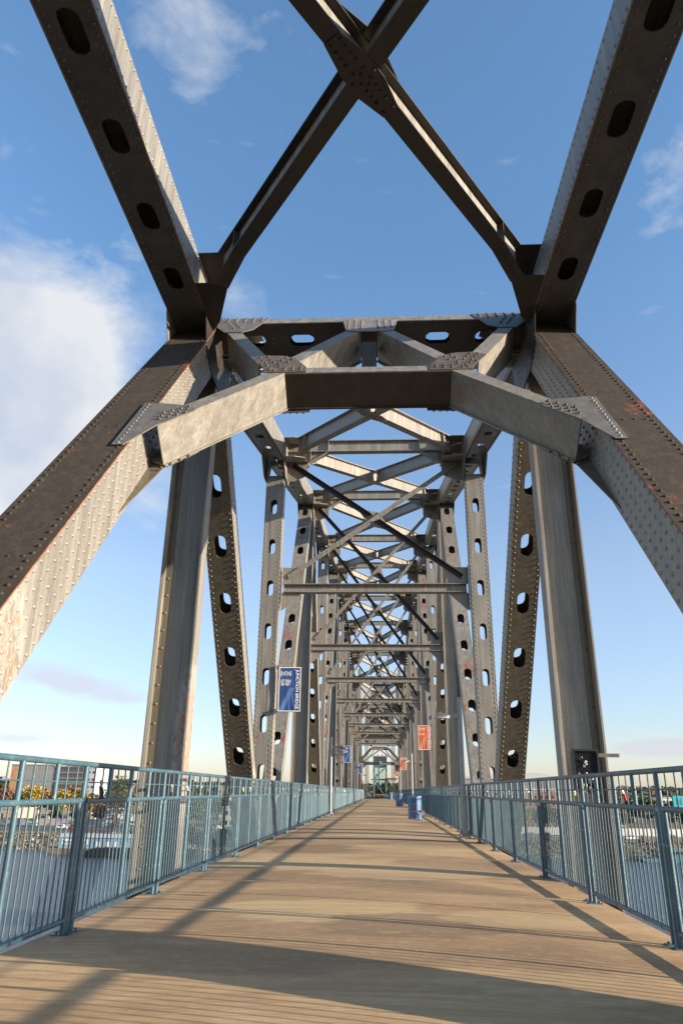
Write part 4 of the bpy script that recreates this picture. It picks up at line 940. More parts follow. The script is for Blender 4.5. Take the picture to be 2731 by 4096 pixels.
for k, (x, y, lab) in enumerate(((1.64, 34.6, 'nearest blue slatted bin standing on the right side of the walkway'), (1.62, 62.6, 'second blue slatted bin, behind the nearest one'), (1.50, 112.5, 'farthest dark blue bin beside the elevator'))):
    o = b0 if k == 0 else copy_tree(b0); o.location = (x, y, deck_z(x)); o['label'] = lab; o['category'] = 'bin'; o['group'] = 'litter bins'
def stool():
    r = bpy.data.objects.new('seat_stand', None); COL.objects.link(r)
    mb = MB()
    for k in range(3): mb.box((-0.24, -0.13+0.09*k, 0.375), (0.24, -0.05+0.09*k, 0.405))
    mb.build('seat', M['wood'], r)
    mb = MB(); mb.box((-0.25, -0.14, 0.34), (0.25, 0.14, 0.374)); mb.build('seat_frame', M['can_blue'], r)
    mb = MB(); mb.tube((0, 0, 0.0), (0, 0, 0.22), 0.034, 10); mb.tube((0, 0, 0.2), (-0.07, 0, 0.34), 0.022, 8); mb.tube((0, 0, 0.2), (0.07, 0, 0.34), 0.022, 8); mb.box((-0.16, -0.08, 0), (0.16, 0.08, 0.018)); mb.build('pedestal', M['can_blue'], r)
    return r
s0 = stool()
for k, (x, y, lab) in enumerate(((1.72, 33.1, 'small slatted seat on a blue pedestal in front of the nearest bin'), (1.70, 61.2, 'small slatted seat on a pedestal in front of the second bin'))):
    o = s0 if k == 0 else copy_tree(s0); o.location = (x, y, deck_z(x)); o['label'] = lab; o['category'] = 'seat'; o['group'] = 'pedestal seats'

# ------------------------------------------------------------------ banners
def text_mesh(txt, w, h, loc, rot, mat, parent, name='lettering', bold=0.0):
    cu = bpy.data.curves.new('t', 'FONT'); cu.body = txt; cu.size = 1; cu.extrude = 0; cu.offset = bold; cu.align_x = 'CENTER'; cu.align_y = 'CENTER'; cu.space_line = 0.85; cu.resolution_u = 3
    o = bpy.data.objects.new('t', cu); COL.objects.link(o); bpy.context.view_layer.update()
    me = bpy.data.meshes.new_from_object(o.evaluated_get(bpy.context.evaluated_depsgraph_get())); bpy.data.objects.remove(o)
    co = np.empty(len(me.vertices)*3); me.vertices.foreach_get('co', co); co = co.reshape(-1, 3); mn, mx = co.min(0), co.max(0)
    co = (co-(mn+mx)/2); co[:, 0] *= w/(mx[0]-mn[0]); co[:, 1] *= h/(mx[1]-mn[1]); c_, s_ = math.cos(rot), math.sin(rot)
    out = np.stack([co[:, 0]*c_-co[:, 1]*s_, np.zeros(len(co)), co[:, 0]*s_+co[:, 1]*c_], 1)+np.asarray(loc)
    me.vertices.foreach_set('co', out.ravel()); me.materials.clear(); me.materials.append(mat); me.update()
    q = bpy.data.objects.new(name, me); COL.objects.link(q); q.parent = parent; return q
def banner(x0, y, mat, lines, label, side):
    W_, H_ = 0.64, 1.25
    r = thing('banner', label, 'banner', (x0, y, 2.10), 'banners on the truss posts')
    mb = MB(); nx_, nz_ = 12, 6
    def wob(x, z): return 0.006*math.sin(x*38+z*3)+0.01*math.sin(z*5+x*4)
    v = [(W_*i/nx_, wob(W_*i/nx_, H_*j/nz_)-0.003, H_*j/nz_) for j in range(nz_+1) for i in range(nx_+1)]
    mb.add(v, [(j*(nx_+1)+i, j*(nx_+1)+i+1, (j+1)*(nx_+1)+i+1, (j+1)*(nx_+1)+i) for j in range(nz_) for i in range(nx_)], 0, True)
    mb.add([(p[0], p[1]+0.004, p[2]) for p in v], [((j+1)*(nx_+1)+i, (j+1)*(nx_+1)+i+1, j*(nx_+1)+i+1, j*(nx_+1)+i) for j in range(nz_) for i in range(nx_)], 0, True)
    cl = mb.build('cloth', M[mat], r)
    mb = MB(); e = 0.022
    for a_, b_, c_, d_ in ((0, 0, W_, e), (0, H_-e, W_, H_), (0, e, e, H_-e), (W_-e, e, W_, H_-e)): mb.box((a_, -0.023, b_), (c_, -0.021, d_))
    mb.build('border', M['white'], cl)
    mb = MB(); xs_ = (-0.10 if side < 0 else -0.05, W_+0.06 if side < 0 else W_+0.12)
    for z in (0.0, H_): mb = MB(); mb.tube((xs_[0], 0.0, z), (xs_[1], 0, z), 0.012, 8); mb.build('rod', M['steel_olive'], r)
    mb = MB(); xb = -0.07 if side < 0 else W_+0.07
    for z in (0, H_): mb = MB(); mb.box((xb-0.03, -0.02, z-0.06), (xb+0.03, 0.06, z+0.06)); mb.build('clamp', M['steel_olive'], r)
    tm = M['white']
    text_mesh('JUNCTION BRIDGE', 1.12, 0.125, (W_-0.115, -0.024, H_/2), -math.pi/2, tm, cl, bold=0.012)
    if len(lines) == 2:
        text_mesh(lines[0], 0.29, 0.082, (0.20, -0.024, 0.855), 0, tm, cl, bold=0.012); text_mesh(lines[1], 0.27, 0.082, (0.195, -0.024, 0.765), 0, tm, cl, bold=0.012)
    else: text_mesh(lines[0], 0.28, 0.075, (0.20, -0.024, 0.79), 0, tm, cl, bold=0.012)
    # line emblem of a small truss bridge
    mb = MB(); ex, ez = 0.05, 1.00
    def bar(a_, b_, t_=0.006): 
        a_ = np.array([ex+a_[0], ez+a_[1]]); b_ = np.array([ex+b_[0], ez+b_[1]]); d_ = unit(b_-a_); n_ = np.array([-d_[1], d_[0]])*t_/2
        mb.add([(p[0], -0.024, p[1]) for p in (a_-n_, b_-n_, b_+n_, a_+n_)], [(0, 1, 2, 3)])
    for xx in (0.0, 0.035, 0.265, 0.30): bar((xx, 0), (xx, 0.135))
    for xx in (0.0, 0.265):
        for z in (0.0, 0.045, 0.09, 0.133): bar((xx, z), (xx+0.035, z), 0.008)
        for z in (0, 0.045, 0.09): bar((xx, z), (xx+0.035, z+0.045), 0.004); bar((xx+0.035, z), (xx, z+0.045), 0.004)
    arc = [(0.035+0.23*k/8, 0.065+0.058*math.sin(math.pi*k/8)) for k in range(9)]
    for a_, b_ in zip(arc[:-1], arc[1:]): bar(a_, b_, 0.010)
    bar((0.035, 0.055), (0.265, 0.055), 0.008)
    for k in range(1, 8): bar((arc[k][0], 0.055), arc[k], 0.004); bar((arc[k-1 if k < 5 else k+1][0], 0.055), arc[k], 0.004)
    mb.build('emblem', M['white'], cl)
    text_mesh('JUNCTION', 0.19, 0.028, (ex+0.15, -0.024, ez+0.034), 0, tm, cl, bold=0.008); text_mesh('BRIDGE', 0.12, 0.014, (ex+0.15, -0.024, ez+0.008), 0, tm, cl)
banner(-2.78, 21.22, 'banner_blue', ('LIFT SPAN', '385 FEET'), 'nearest blue banner on the left post reading LIFT SPAN 385 FEET', -1)
banner(-2.80, UY(6)-0.3, 'banner_blue', ('LIFT SPAN', '385 FEET'), 'second blue banner on the left, beside the first left lamp head', -1)
banner(-2.80, UY(10)-0.3, 'banner_blue', ('LIFT SPAN', '385 FEET'), 'farthest and smallest blue banner on the left', -1)
banner(2.17, UY(4)-0.3, 'banner_orange', ('EST. 1884',), 'nearest orange banner on the right reading EST. 1884', 1)
banner(2.17, UY(8)-0.3, 'banner_orange', ('EST. 1884',), 'second orange banner on the right, partly behind a lamp head', 1)
banner(2.17, 113.8, 'banner_orange', ('EST. 1884',), 'farthest and smallest orange banner on the right', 1)

# ------------------------------------------------------------------ elevator
t = thing('elevator_tower', 'teal framed glass elevator tower with louvred red-edged top at the end of the walkway', 'elevator', (0, 127, -1.17))
def eb(name, boxes, mat, parent=t, bars=()):
    mb = MB()
    for lo, hi in boxes: mb.box((lo[0], lo[1]-127, lo[2]+1.17), (hi[0], hi[1]-127, hi[2]+1.17))
    for a_, b_, r_ in bars:
        A = V3(a_[0], a_[1]-127, a_[2]+1.17); B = V3(b_[0], b_[1]-127, b_[2]+1.17); d_ = unit(B-A); mb.box((0, -r_, -r_), (np.linalg.norm(B-A), r_, r_), 0, Fr(A, d_, np.cross([0, 1, 0], d_), [0, 1, 0]))
    return mb.build(name, M[mat], parent)
for x in (-1.05, 1.05):
    for y in (127, 129.3): eb('frame_post', [((x-0.10, y-0.1, -1.17), (x+0.10, y+0.1, 5.3))], 'teal')
for z0_, z1_ in ((3.68, 4.3), (1.67, 1.93), (5.16, 5.3), (-1.17, -0.95)): eb('frame_beam', [((-0.95, 126.92, z0_), (0.95, 127.08, z1_))], 'teal')
eb('frame_brace', [], 'teal', bars=(((-0.9, 126.97, 2.0), (0.85, 126.97, 3.66), 0.085), ((-0.9, 126.97, 1.62), (0.85, 126.97, -0.9), 0.085)))
eb('frame_trim', [((-0.95, 126.9, -0.95), (-0.88, 126.92, 3.68)), ((0.88, 126.9, -0.95), (0.95, 126.92, 3.68)), ((-0.88, 126.9, 3.60), (0.88, 126.92, 3.66))], 'steel')
eb('glass_panel', [((-0.95, 127.0, -0.95), (0.95, 127.02, 3.68))], 'glass'); eb('glass_panel', [((-0.95, 129.28, -0.95), (0.95, 129.3, 3.68))], 'glass')
eb('louvre', [((-0.95, 127.05, 4.3), (0.95, 129.2, 5.16))]+[((-0.95, 126.94, 4.34+0.115*k), (0.95, 127.04, 4.39+0.115*k)) for k in range(7)], 'teal')
eb('roof', [((-1.2, 126.8, 5.32), (1.2, 129.5, 5.48))], 'red')
eb('guide_rail', [((-0.32, 128.0, -1.17), (-0.16, 128.2, 4.2)), ((-0.72, 128.0, -1.1), (-0.64, 128.1, 2.6)), ((0.55, 128, -1.1), (0.62, 128.1, 1.2)), ((-0.75, 128, 2.5), (-0.35, 128.1, 2.65))], 'black')
for x in (-1.15, -0.34, 0.38, 1.0):
    eb('roof_light', [((x-0.05, 127, 5.48), (x+0.05, 127.1, 5.6)), ((x-0.16, 126.95, 5.6), (x+0.16, 127.15, 5.68))], 'black')
eb('canopy', [((1.16, 126.6, 1.72), (2.75, 129.4, 1.95))], 'steel'); eb('canopy_edge', [((1.16, 126.56, 1.95), (2.8, 129.44, 2.08))], 'red'); eb('canopy', [((-1.5, 126.8, 1.72), (-1.16, 129, 1.84))], 'black')
t2 = thing('bench', 'orange wooden bench standing in front of the elevator glass', 'bench', (0.03, 124.6, -1.17))
mb = MB()
for z in (0.47, 0.56): mb.box((-0.85, 0.2, z+0.1), (0.85, 0.24, z+0.18))
mb.build('backrest', M['wood'], t2)
mb = MB()
for y in (-0.2, -0.08, 0.04): mb.box((-0.85, y, 0.40), (0.85, y+0.1, 0.43))
mb.build('seat', M['wood'], t2)
for x in (-0.86, 0.86):
    mb = MB(); mb.box((x-0.03, -0.22, 0), (x+0.03, -0.16, 0.62)); mb.box((x-0.03, 0.2, 0), (x+0.03, 0.26, 0.78)); mb.box((x-0.03, -0.22, 0.60), (x+0.03, 0.2, 0.64)); mb.build('leg', M['black'], t2)
# ------------------------------------------------------------------ river, banks, sky-line
def azp(az, Y): return math.tan(R(az))*Y+0.156
mb = MB(); mb.add([(-3000, -1500, -22), (3000, -1500, -22), (3000, 297, -22), (-3000, 297, -22)], [(0, 1, 2, 3)]); tag(mb.build('river', M['water']), kind='structure')
# ground: one profile swept along the bank, with uneven edges
mb = MB(); prof = [(291, -23.0), (297, -21.0), (303, -19.2), (309, -17.6), (316, -17.05), (372, -17.0), (450, -16.5), (700, -14), (1200, -10), (4000, -6)]
xs = np.concatenate([np.linspace(-2500, -420, 10), np.linspace(-400, 400, 161), np.linspace(420, 2500, 10)]); v = []
for j, (y, z) in enumerate(prof):
    for x in xs: v.append((x, y+(3.0*math.sin(x*0.05)+1.6*math.sin(x*0.17+1) if j < 4 else 0), z+(0.35*math.sin(x*0.4+j)+0.3*math.sin(x*0.93) if 0 < j < 4 else 0)))
n = len(xs); mb.add(v, [(j*n+i, j*n+i+1, (j+1)*n+i+1, (j+1)*n+i) for j in range(len(prof)-1) for i in range(n-1)], 0, True)
def ground_mat():
    mt, t, b = new_mat('bank_ground'); g = G(t)
    c = g.ramp(g.noise(0.10, 6, 0.6), (0.35, (0.10, 0.085, 0.035)), (0.5, (0.15, 0.12, 0.05)), (0.65, (0.19, 0.135, 0.075))); g.l(c, b.inputs['Base Color']); b.inputs['Roughness'].default_value = 0.95; return mt
M['ground'] = ground_mat()
tag(mb.build('far_bank', M['ground']), kind='structure')
def sheet(name, x0, x1, y0, y1, z, mat): 
    mb = MB(); mb.add([(x0, y0, z), (x1, y0, z), (x1, y1, z), (x0, y1, z)], [(0, 1, 2, 3)]); return tag(mb.build(name, M[mat]), kind='structure')
sheet('road', -420, -60, 322, 350, -16.93, 'asphalt'); sheet('parking_lot', -70, -28, 320, 400, -16.93, 'asphalt'); sheet('road', 55, 300, 400, 470, -16.6, 'asphalt'); sheet('path', 40, 250, 336, 341, -16.93, 'wall_tan')
# riprap: thousands of stones nobody could count
mb = MB(); r_ = np.random.default_rng(3)
base = np.array([[1,0,0],[-1,0,0],[0,1,0],[0,-1,0],[0,0,1],[0,0,-1]], float); ff = [(0,2,4),(2,1,4),(1,3,4),(3,0,4),(2,0,5),(1,2,5),(3,1,5),(0,3,5)]
for k in range(5200):
    x = r_.uniform(-235, -28) if r_.random() < 0.62 else r_.uniform(30, 165); y = r_.uniform(291, 314); tt = (y-291)/25
    z = np.interp(y, [291, 297, 303, 309, 316], [-22.6, -21.0, -19.2, -17.6, -17.05]); s_ = r_.uniform(0.25, 0.85)
    if r_.random() < 0.25*tt: continue
    vv = base*s_*r_.uniform(0.6, 1.2, (6, 1)); a_ = r_.uniform(0, 6.28); c_, q_ = math.cos(a_), math.sin(a_)
    vv = vv@np.array([[c_, q_, 0], [-q_, c_, 0], [0, 0, 1]]).T@np.array([[1, 0, 0], [0, math.cos(a_*2), -math.sin(a_*2)], [0, math.sin(a_*2), math.cos(a_*2)]]); mb.add(vv+np.array([x, y+3.0*math.sin(x*0.05)+1.6*math.sin(x*0.17+1), z+0.1]), ff)
def rock_mat():
    mt, t, b = new_mat('riprap_rock'); g = G(t)
    wn = g.n('ShaderNodeTexWhiteNoise'); sn = g.n('ShaderNodeVectorMath', operation='SNAP'); sn.inputs[1].default_value = (1.3, 1.3, 1.3); g.l(g.tc.outputs['Object'], sn.inputs[0]); g.l(sn.outputs[0], wn.inputs['Vector'])
    g.l(g.ramp(wn.outputs['Value'], (0.0, (0.07, 0.05, 0.032)), (0.45, (0.15, 0.11, 0.075)), (0.75, (0.21, 0.168, 0.125)), (1.0, (0.32, 0.28, 0.23))), b.inputs['Base Color']); b.inputs['Roughness'].default_value = 0.95; return mt
tag(mb.build('riprap', rock_mat()), kind='stuff')
# wooded ridges on the horizon
def ridge(name, y, z0, amp, x0, x1, seed, nleaf, mats, size, base=-17):
    r_ = np.random.default_rng(seed); mb = MB(); xs = np.linspace(x0, x1, 260); ph = r_.uniform(0, 6.28, 6)
    top = z0+amp*(0.5*np.sin(xs*0.004*900/y+ph[0])+0.3*np.sin(xs*0.013*900/y+ph[1])+0.2*np.sin(xs*0.045*900/y+ph[2]))
    v = [(x, y, base) for x in xs]+[(x, y+20, t-1) for x, t in zip(xs, top)]+[(x, y+200, base) for x in xs]; n = len(xs)
    mb.add(v, [(i, i+1, n+i+1, n+i) for i in range(n-1)]+[(n+i, n+i+1, 2*n+i+1, 2*n+i) for i in range(n-1)])
    for k in range(nleaf):
        x = r_.uniform(x0, x1); t = np.interp(x, xs, top); q = r_.random()**1.6; z = t+0.6-(t-base)*q*0.75; yy = y-2+18*(1-q)
        s_ = size*r_.uniform(0.5, 1.3); a_ = r_.uniform(0, 3.14); u = np.array([math.cos(a_), r_.uniform(-.4, .4), math.sin(a_)])*s_; w = np.array([-math.sin(a_), r_.uniform(-.4, .4), math.cos(a_)])*s_*0.8
        c = np.array([x, yy-1, z]); mb.add([c-u-w, c+u-w*.7, c+u*.8+w, c-u*.9+w*.8], [(0, 1, 2, 3)], 1 if r_.random() < 0.8 else 2)
    return tag(mb.build(name, mats), kind='stuff')
ridge('distant_woods', 900, 6.4, 1.6, -700, 560, 5, 5200, [M['far_green'], M['leaf_dark'], M['leaf_rust']], 2.6)
ridge('nearer_woods', 560, -1.5, 4.0, 118, 420, 8, 2400, [M['far_green'], M['leaf_dark'], M['leaf_green']], 1.5)
ridge('nearer_woods', 560, -3.0, 3.0, -420, 0, 9, 2600, [M['far_green'], M['leaf_dark'], M['leaf_rust']], 1.5)

# ---- trees: tapered trunk with limbs, crown of many leaf clumps
def tree_mesh(h, w, seed, nleaf, leaf, sparse=0.0, crown_lo=0.25):
    r_ = np.random.default_rng(seed); tr = MB(); cr_ = MB()
    tr.tube((0, 0, 0), (0.1, 0, h*0.45), h*0.022, 8, h*0.014); tr.tube((0.1, 0, h*0.45), (0, 0.1, h*0.85), h*0.014, 6, h*0.004)
    lobes = []
    for k in range(11):
        a_ = r_.uniform(0, 6.28); hh = r_.uniform(crown_lo+0.08, 0.86)*h; rr = w*0.5*r_.uniform(0.25, 0.8)*(1-abs(hh/h-0.5)*0.9)
        c = np.array([rr*math.cos(a_), rr*math.sin(a_), hh]); lobes.append((c, w*r_.uniform(0.14, 0.27)))
        tr.tube((0.05, 0, hh*0.72), c, h*0.008, 5, h*0.003)
    lobes.append((np.array([0, 0, h*0.86]), w*0.17))
    for k in range(nleaf):
        c, r0 = lobes[r_.integers(len(lobes))]; d = unit(r_.normal(size=3)); rad = r0*(1-sparse*0.5+r_.random()*0.45)*(r_.random()**0.28)
        p = c+d*rad*np.array([1, 1, 0.85]); s_ = leaf*r_.uniform(0.6, 1.3); u = unit(r_.normal(size=3)); q = unit(np.cross(u, r_.normal(size=3)))
        cr_.add([p-u*s_-q*s_*.5, p+u*s_*.7-q*s_*.8, p+u*s_+q*s_*.6, p-u*s_*.6+q*s_*.9], [(0, 1, 2, 3)])
    return tr, cr_
TM = {}
for nm, (h, w, nl, leaf, sp_) in dict(round=(10, 9, 1500, 0.34, 0), tall=(10, 6.5, 1300, 0.30, 0.1), sparse=(10, 8, 900, 0.17, 0.5)).items():
    for q in range(2):
        a_, b_ = tree_mesh(h, w, hash(nm) % 97+q*7 if False else {'round': 11, 'tall': 23, 'sparse': 37}[nm]+q, nl, leaf, sp_)
        ta = a_.build('trunk', M['bark']); tb_ = b_.build('crown', M['leaf_green']); TM[(nm, q)] = (ta.data, tb_.data); bpy.data.objects.remove(ta); bpy.data.objects.remove(tb_)
CR = {}
def crown_data(kind, mat):
    if (kind, mat) not in CR:
        d = TM[kind][1].copy(); d.materials.clear(); d.materials.append(M[mat]); CR[(kind, mat)] = d
    return CR[(kind, mat)]
def tree(x, y, z, h, kind, mat, label, group='trees on the far bank', q=0):
    r = thing('tree', label, 'tree', (x, y, z), group); r.scale = (h/10,)*3; r.rotation_euler = (0, 0, random.uniform(0, 6.28))
    for nm, d in (('trunk', TM[(kind, q)][0]), ('crown', crown_data((kind, q), mat))):
        o = bpy.data.objects.new(nm, d); COL.objects.link(o); o.parent = r
    return r
# (azimuth, y, height, kind, leaves, label)
TR = [(-27.6, 440, 16, 'round', 'leaf_rust', 'rusty brown tree at the left edge below the office tower'), (-26.4, 445, 15.5, 'round', 'leaf_rust', 'rust coloured tree at the left picture edge behind the railing'),
      (-25.5, 450, 15, 'tall', 'leaf_dark', 'dark tree between the rust tree and the yellow tree on the left'), (-24.7, 430, 16.5, 'round', 'leaf_yellow', 'first bright yellow tree from the left behind the overpass'),
      (-24.0, 445, 17, 'round', 'leaf_orange', 'orange brown tree right of the first yellow tree'), (-23.3, 455, 16.5, 'tall', 'leaf_yellow', 'narrow yellow tree behind the orange one on the left bank'),
      (-22.6, 430, 15.5, 'round', 'leaf_yellow', 'golden yellow tree below the dark glass building'), (-22.0, 445, 16.5, 'round', 'leaf_orange', 'orange tree in front of the dark glass building'),
      (-21.4, 432, 16.5, 'round', 'leaf_yellow', 'yellow tree just left of the nearest tall railing post'), (-23.0, 405, 8.5, 'round', 'leaf_green', 'low green tree in front of the overpass'),
      (-21.6, 400, 8, 'round', 'leaf_dark', 'low dark green bush tree beside the overpass'), (-20.5, 450, 13, 'round', 'leaf_rust', 'small rusty tree right of the nearest tall railing post'),
      (-20.0, 392, 9, 'round', 'leaf_orange', 'low orange tree before the white warehouse'), (-19.0, 345, 23.5, 'sparse', 'leaf_green', 'tall thinly leaved tree standing alone on the left bank'),
      (-18.0, 360, 19, 'sparse', 'leaf_orange', 'thin orange green tree beside the tall lone tree'), (-16.2, 380, 16, 'round', 'leaf_dark', 'dark tree hidden behind the left steel hanger'),
      (-14.2, 350, 24.0, 'sparse', 'leaf_green', 'tall thin green tree right of the left steel hanger'), (-13.6, 372, 14, 'round', 'leaf_green', 'bushy green tree right of the left steel hanger'),
      (-12.4, 430, 15, 'round', 'leaf_dark', 'dark tree behind the white bank building'), (-11.2, 420, 15, 'tall', 'leaf_green', 'green tree far along the left bank'),
      (-3.6, 300, 18, 'round', 'leaf_rust', 'brown tree seen beside the hoist cables at left of the elevator'), (-2.4, 290, 19, 'round', 'leaf_dark', 'dark brown-green tree just left of the elevator'),
      (-1.1, 320, 17.5, 'round', 'leaf_dark', 'dark tree seen through the elevator glass'), (-0.2, 330, 16.5, 'round', 'leaf_dark', 'second dark tree seen through the elevator glass'), (-1.45, 235, 14.4, 'tall', 'leaf_red', 'fiery red tree left of the elevator base'),
      (0.7, 300, 19.5, 'round', 'leaf_green', 'yellow-green tree just right of the elevator'), (1.9, 310, 19, 'round', 'leaf_green', 'green tree behind the right hoist cables'),
      (10.3, 372, 9.5, 'round', 'leaf_yellow', 'small yellow tree in front of the brick building'), (11.6, 376, 13, 'round', 'leaf_green', 'leafy green tree in front of the brick building'), (12.4, 372, 11, 'tall', 'leaf_orange', 'orange tree at the right end of the brick building'),
      (14.9, 345, 7, 'round', 'leaf_yellow', 'small yellow bush tree beside the right hanger'), (16.3, 470, 15, 'round', 'leaf_dark', 'dark tree right of the right steel hanger'), (17.4, 480, 14.5, 'round', 'leaf_dark', 'dark tree behind the red padlock'),
      (18.4, 470, 15, 'round', 'leaf_green', 'green tree in the middle of the right gap'), (19.3, 485, 15, 'round', 'leaf_orange', 'orange topped tree near the billboard'), (20.0, 470, 13, 'round', 'leaf_dark', 'dark tree below the teal billboard'),
      (21.0, 400, 14, 'round', 'leaf_green', 'green tree at the right picture edge under the billboard'), (17.0, 440, 8, 'round', 'leaf_green', 'low green shrub tree beyond the white flood wall'), (19.6, 440, 8.5, 'round', 'leaf_dark', 'low dark shrub tree beyond the white flood wall')]
for k, (az, y, h, kd, mt, lab) in enumerate(TR):
    tree(azp(az, y), y, -16.9 if y > 296 else -22 if False else -17.5, h, kd, mt, lab, q=k % 2)
for k in range(14):
    x = -95+k*6.2+random.uniform(-2, 2) if k < 7 else 55+(k-7)*9+random.uniform(-2, 2)
    tree(x, 306+random.uniform(-3, 3), -18.2, random.uniform(2.4, 4.5), 'round', random.choice(['leaf_orange', 'leaf_green', 'leaf_rust']), 'scrubby bush rooted among the bank stones', 'bushes among the bank stones', q=k % 2)

# ---- buildings
def building(name, label, x0, x1, y0, y1, z0, z1, wall, win, cols, rows, wfrac=(0.6, 0.5), roof=None, cat='building', sides=True):
    r = thing(name, label, cat, ((x0+x1)/2, y0, z0)); W_, D_, H_ = x1-x0, y1-y0, z1-z0
    mb = MB(); mb.box((-W_/2, 0, 0), (W_/2, D_, H_)); mb.build('wall', M[wall], r)
    mb = MB(); mb.box((-W_/2-0.3, -0.3, H_), (W_/2+0.3, D_+0.3, H_+0.6)); mb.build('roof', M[roof or wall], r)
    cw_, rh = W_/cols if cols else 1, H_/rows if rows else 1; shared = None
    for i in range(cols):
        for j in range(rows):
            if shared is None:
                mb = MB(); a_, b_ = cw_*wfrac[0]/2, rh*wfrac[1]/2; mb.box((-a_, -0.06, -b_), (a_, 0.02, b_), 0); mb.box((-a_-0.1, -0.12, -b_-0.15), (a_+0.1, 0.02, -b_-0.001), 1)
                o = mb.build('window', [M[win], M['wall_tan']], r); shared = o.data
            else:
                o = bpy.data.objects.new('window', shared); COL.objects.link(o); o.parent = r
            o.location = (-W_/2+cw_*(i+0.5), 0, rh*(j+0.5))
    return r
o = building('office_building', 'tall grey panelled office block at far left behind the autumn trees', -256, -226, 520, 545, -16, 14.0, 'wall_grey', 'wall_grey', 6, 5, (0.9, 0.85), 'wall_grey')
mb = MB(); mb.box((-14.9, -0.2, 12), (-10.5, -0.05, 29)); mb.build('brown_panel', M['brick'], o)
o = building('office_building', 'dark glass office block with roof antennas right of the grey block', -226, -205, 520, 545, -16, 13.2, 'wall_tan', 'win_mirror', 6, 8, (0.92, 0.86), 'wall_grey')
for k in range(9):
    mb = MB(); x = -9+k*2.2; mb.tube((x, 4, 29.8), (x, 4, 31.6+random.uniform(0, 1)), 0.12, 5); mb.box((x-0.25, 3.8, 30.6), (x+0.25, 4.2, 31.6)); mb.build('antenna', M['wall_grey'], o)
building('office_building', 'pale lower office wing at the right of the dark glass block', -205, -196, 520, 545, -16, 12.2, 'roof_pale', 'win_dark', 3, 6, (0.5, 0.3))
building('warehouse', 'long white warehouse on the left bank behind the mural wall', -140, -112, 392, 410, -17, -10.6, 'wall_white', 'wall_tan', 4, 1, (0.12, 0.4))
building('warehouse', 'low tan warehouse at the left edge behind the railing', -196, -180, 380, 400, -17, -10.5, 'wall_tan', 'win_dark', 3, 1, (0.2, 0.4))
building('river_building', 'white building seen between balusters right of the left hanger', -76, -56, 372, 395, -17, -8.3, 'wall_white', 'win_dark', 6, 2, (0.7, 0.4))
building('low_building', 'reddish brown flat building behind the left railing farther along', -92, -62, 440, 460, -17, -6.0, 'brick', 'wall_white', 8, 2, (0.8, 0.2))
building('house', 'small peach coloured house with a pale roof on the left bank', -98, -88, 460, 470, -17, 1.5, 'wall_tan', 'win_dark', 3, 3, (0.4, 0.3), 'roof_pale')
building('apartment_building', 'orange brick apartment building with regular windows behind the right railing', azp(9.0, 400), azp(13.6, 400), 400, 420, -17, -0.2, 'brick', 'win_dark', 12, 5, (0.45, 0.45), 'wall_tan')
building('office_building', 'small white block above the far trees at right', azp(16.9, 500), azp(17.6, 500), 500, 512, -17, -3.8, 'wall_white', 'win_dark', 3, 3)
building('office_building', 'white flat building left of the teal billboard', azp(19.3, 500), azp(20.3, 500), 500, 512, -17, -2.0, 'wall_white', 'win_dark', 5, 3, roof='roof_pale')
building('low_building', 'small white building seen behind the elevator', azp(-0.35, 340), azp(1.1, 340), 340, 346, -18, -4.2, 'wall_white', 'win_dark', 6, 4, (0.5, 0.3))
# arena with a shallow curved roof
t = thing('arena', 'large grey arena with a pale shallow roof on the right bank', 'arena', (azp(9.6, 600), 600, -16)); xa, xb = azp(5.6, 600)-azp(9.6, 600), azp(13.3, 600)-azp(9.6, 600)
mb = MB(); mb.box((xa+1, 0.3, 0), (xb-1, 70, 26.0)); mb.build('wall', M['wall_grey'], t)
mb = MB(); mb.box((xa, 0, 17.5), (xb, 0.28, 19.2)); mb.build('band', M['wall_white'], t)
mb = MB(); P = [(xa-1, 26.01), (xa+9, 28.0), (0.0, 30.0), (17.6, 30.7), (20.5, 30.7), (xb-8, 28.3), (xb+1, 26.01)]; mb.prism([(a_, -0.5, b_) for a_, b_ in P], (0, 72, 0)); mb.build('roof', M['roof_pale'], t)
t = thing('shop_building', 'grey building with red letters by the nearest right lamp post', 'building', (azp(6.55, 420), 420, -17)); mb = MB(); mb.box((-6, 0, 0), (6.6, 20, 21.4)); mb.build('wall', M['wall_grey'], t); text_mesh('ro', 4.2, 1.6, (0.9, -0.1, 19.2), 0, M['red'], t)
# walls, overpass
mb = MB(); mb.box((0, 0, 0), (120, 0.4, 3.1)); t = mb.build('flood_wall', M['mural'], None, (-240, 365, -17)); tag(t, 'long low wall painted with murals behind the left bank road', 'wall')
mb = MB(); mb.box((0, 0, 0), (150, 0.4, 2.9)); mb.box((0, -0.1, 2.9), (150, 0.5, 3.1)); t = mb.build('flood_wall', M['wall_white'], None, (52, 353, -17)); tag(t, 'long white flood wall across the right bank', 'wall')
t = thing('overpass', 'concrete overpass on short piers in front of the yellow trees', 'bridge', (-200, 420, -17)); mb = MB(); mb.box((-60, 0, 3.3), (42, 9, 4.4)); mb.box((-60, -0.1, 4.4), (42, 0.2, 5.2)); mb.build('roadway', M['wall_tan'], t)
for k in range(9): mb = MB(); mb.box((-55+12*k, 1, 0), (-53.8+12*k, 8, 3.3)); mb.build('pier', M['concrete'], t)
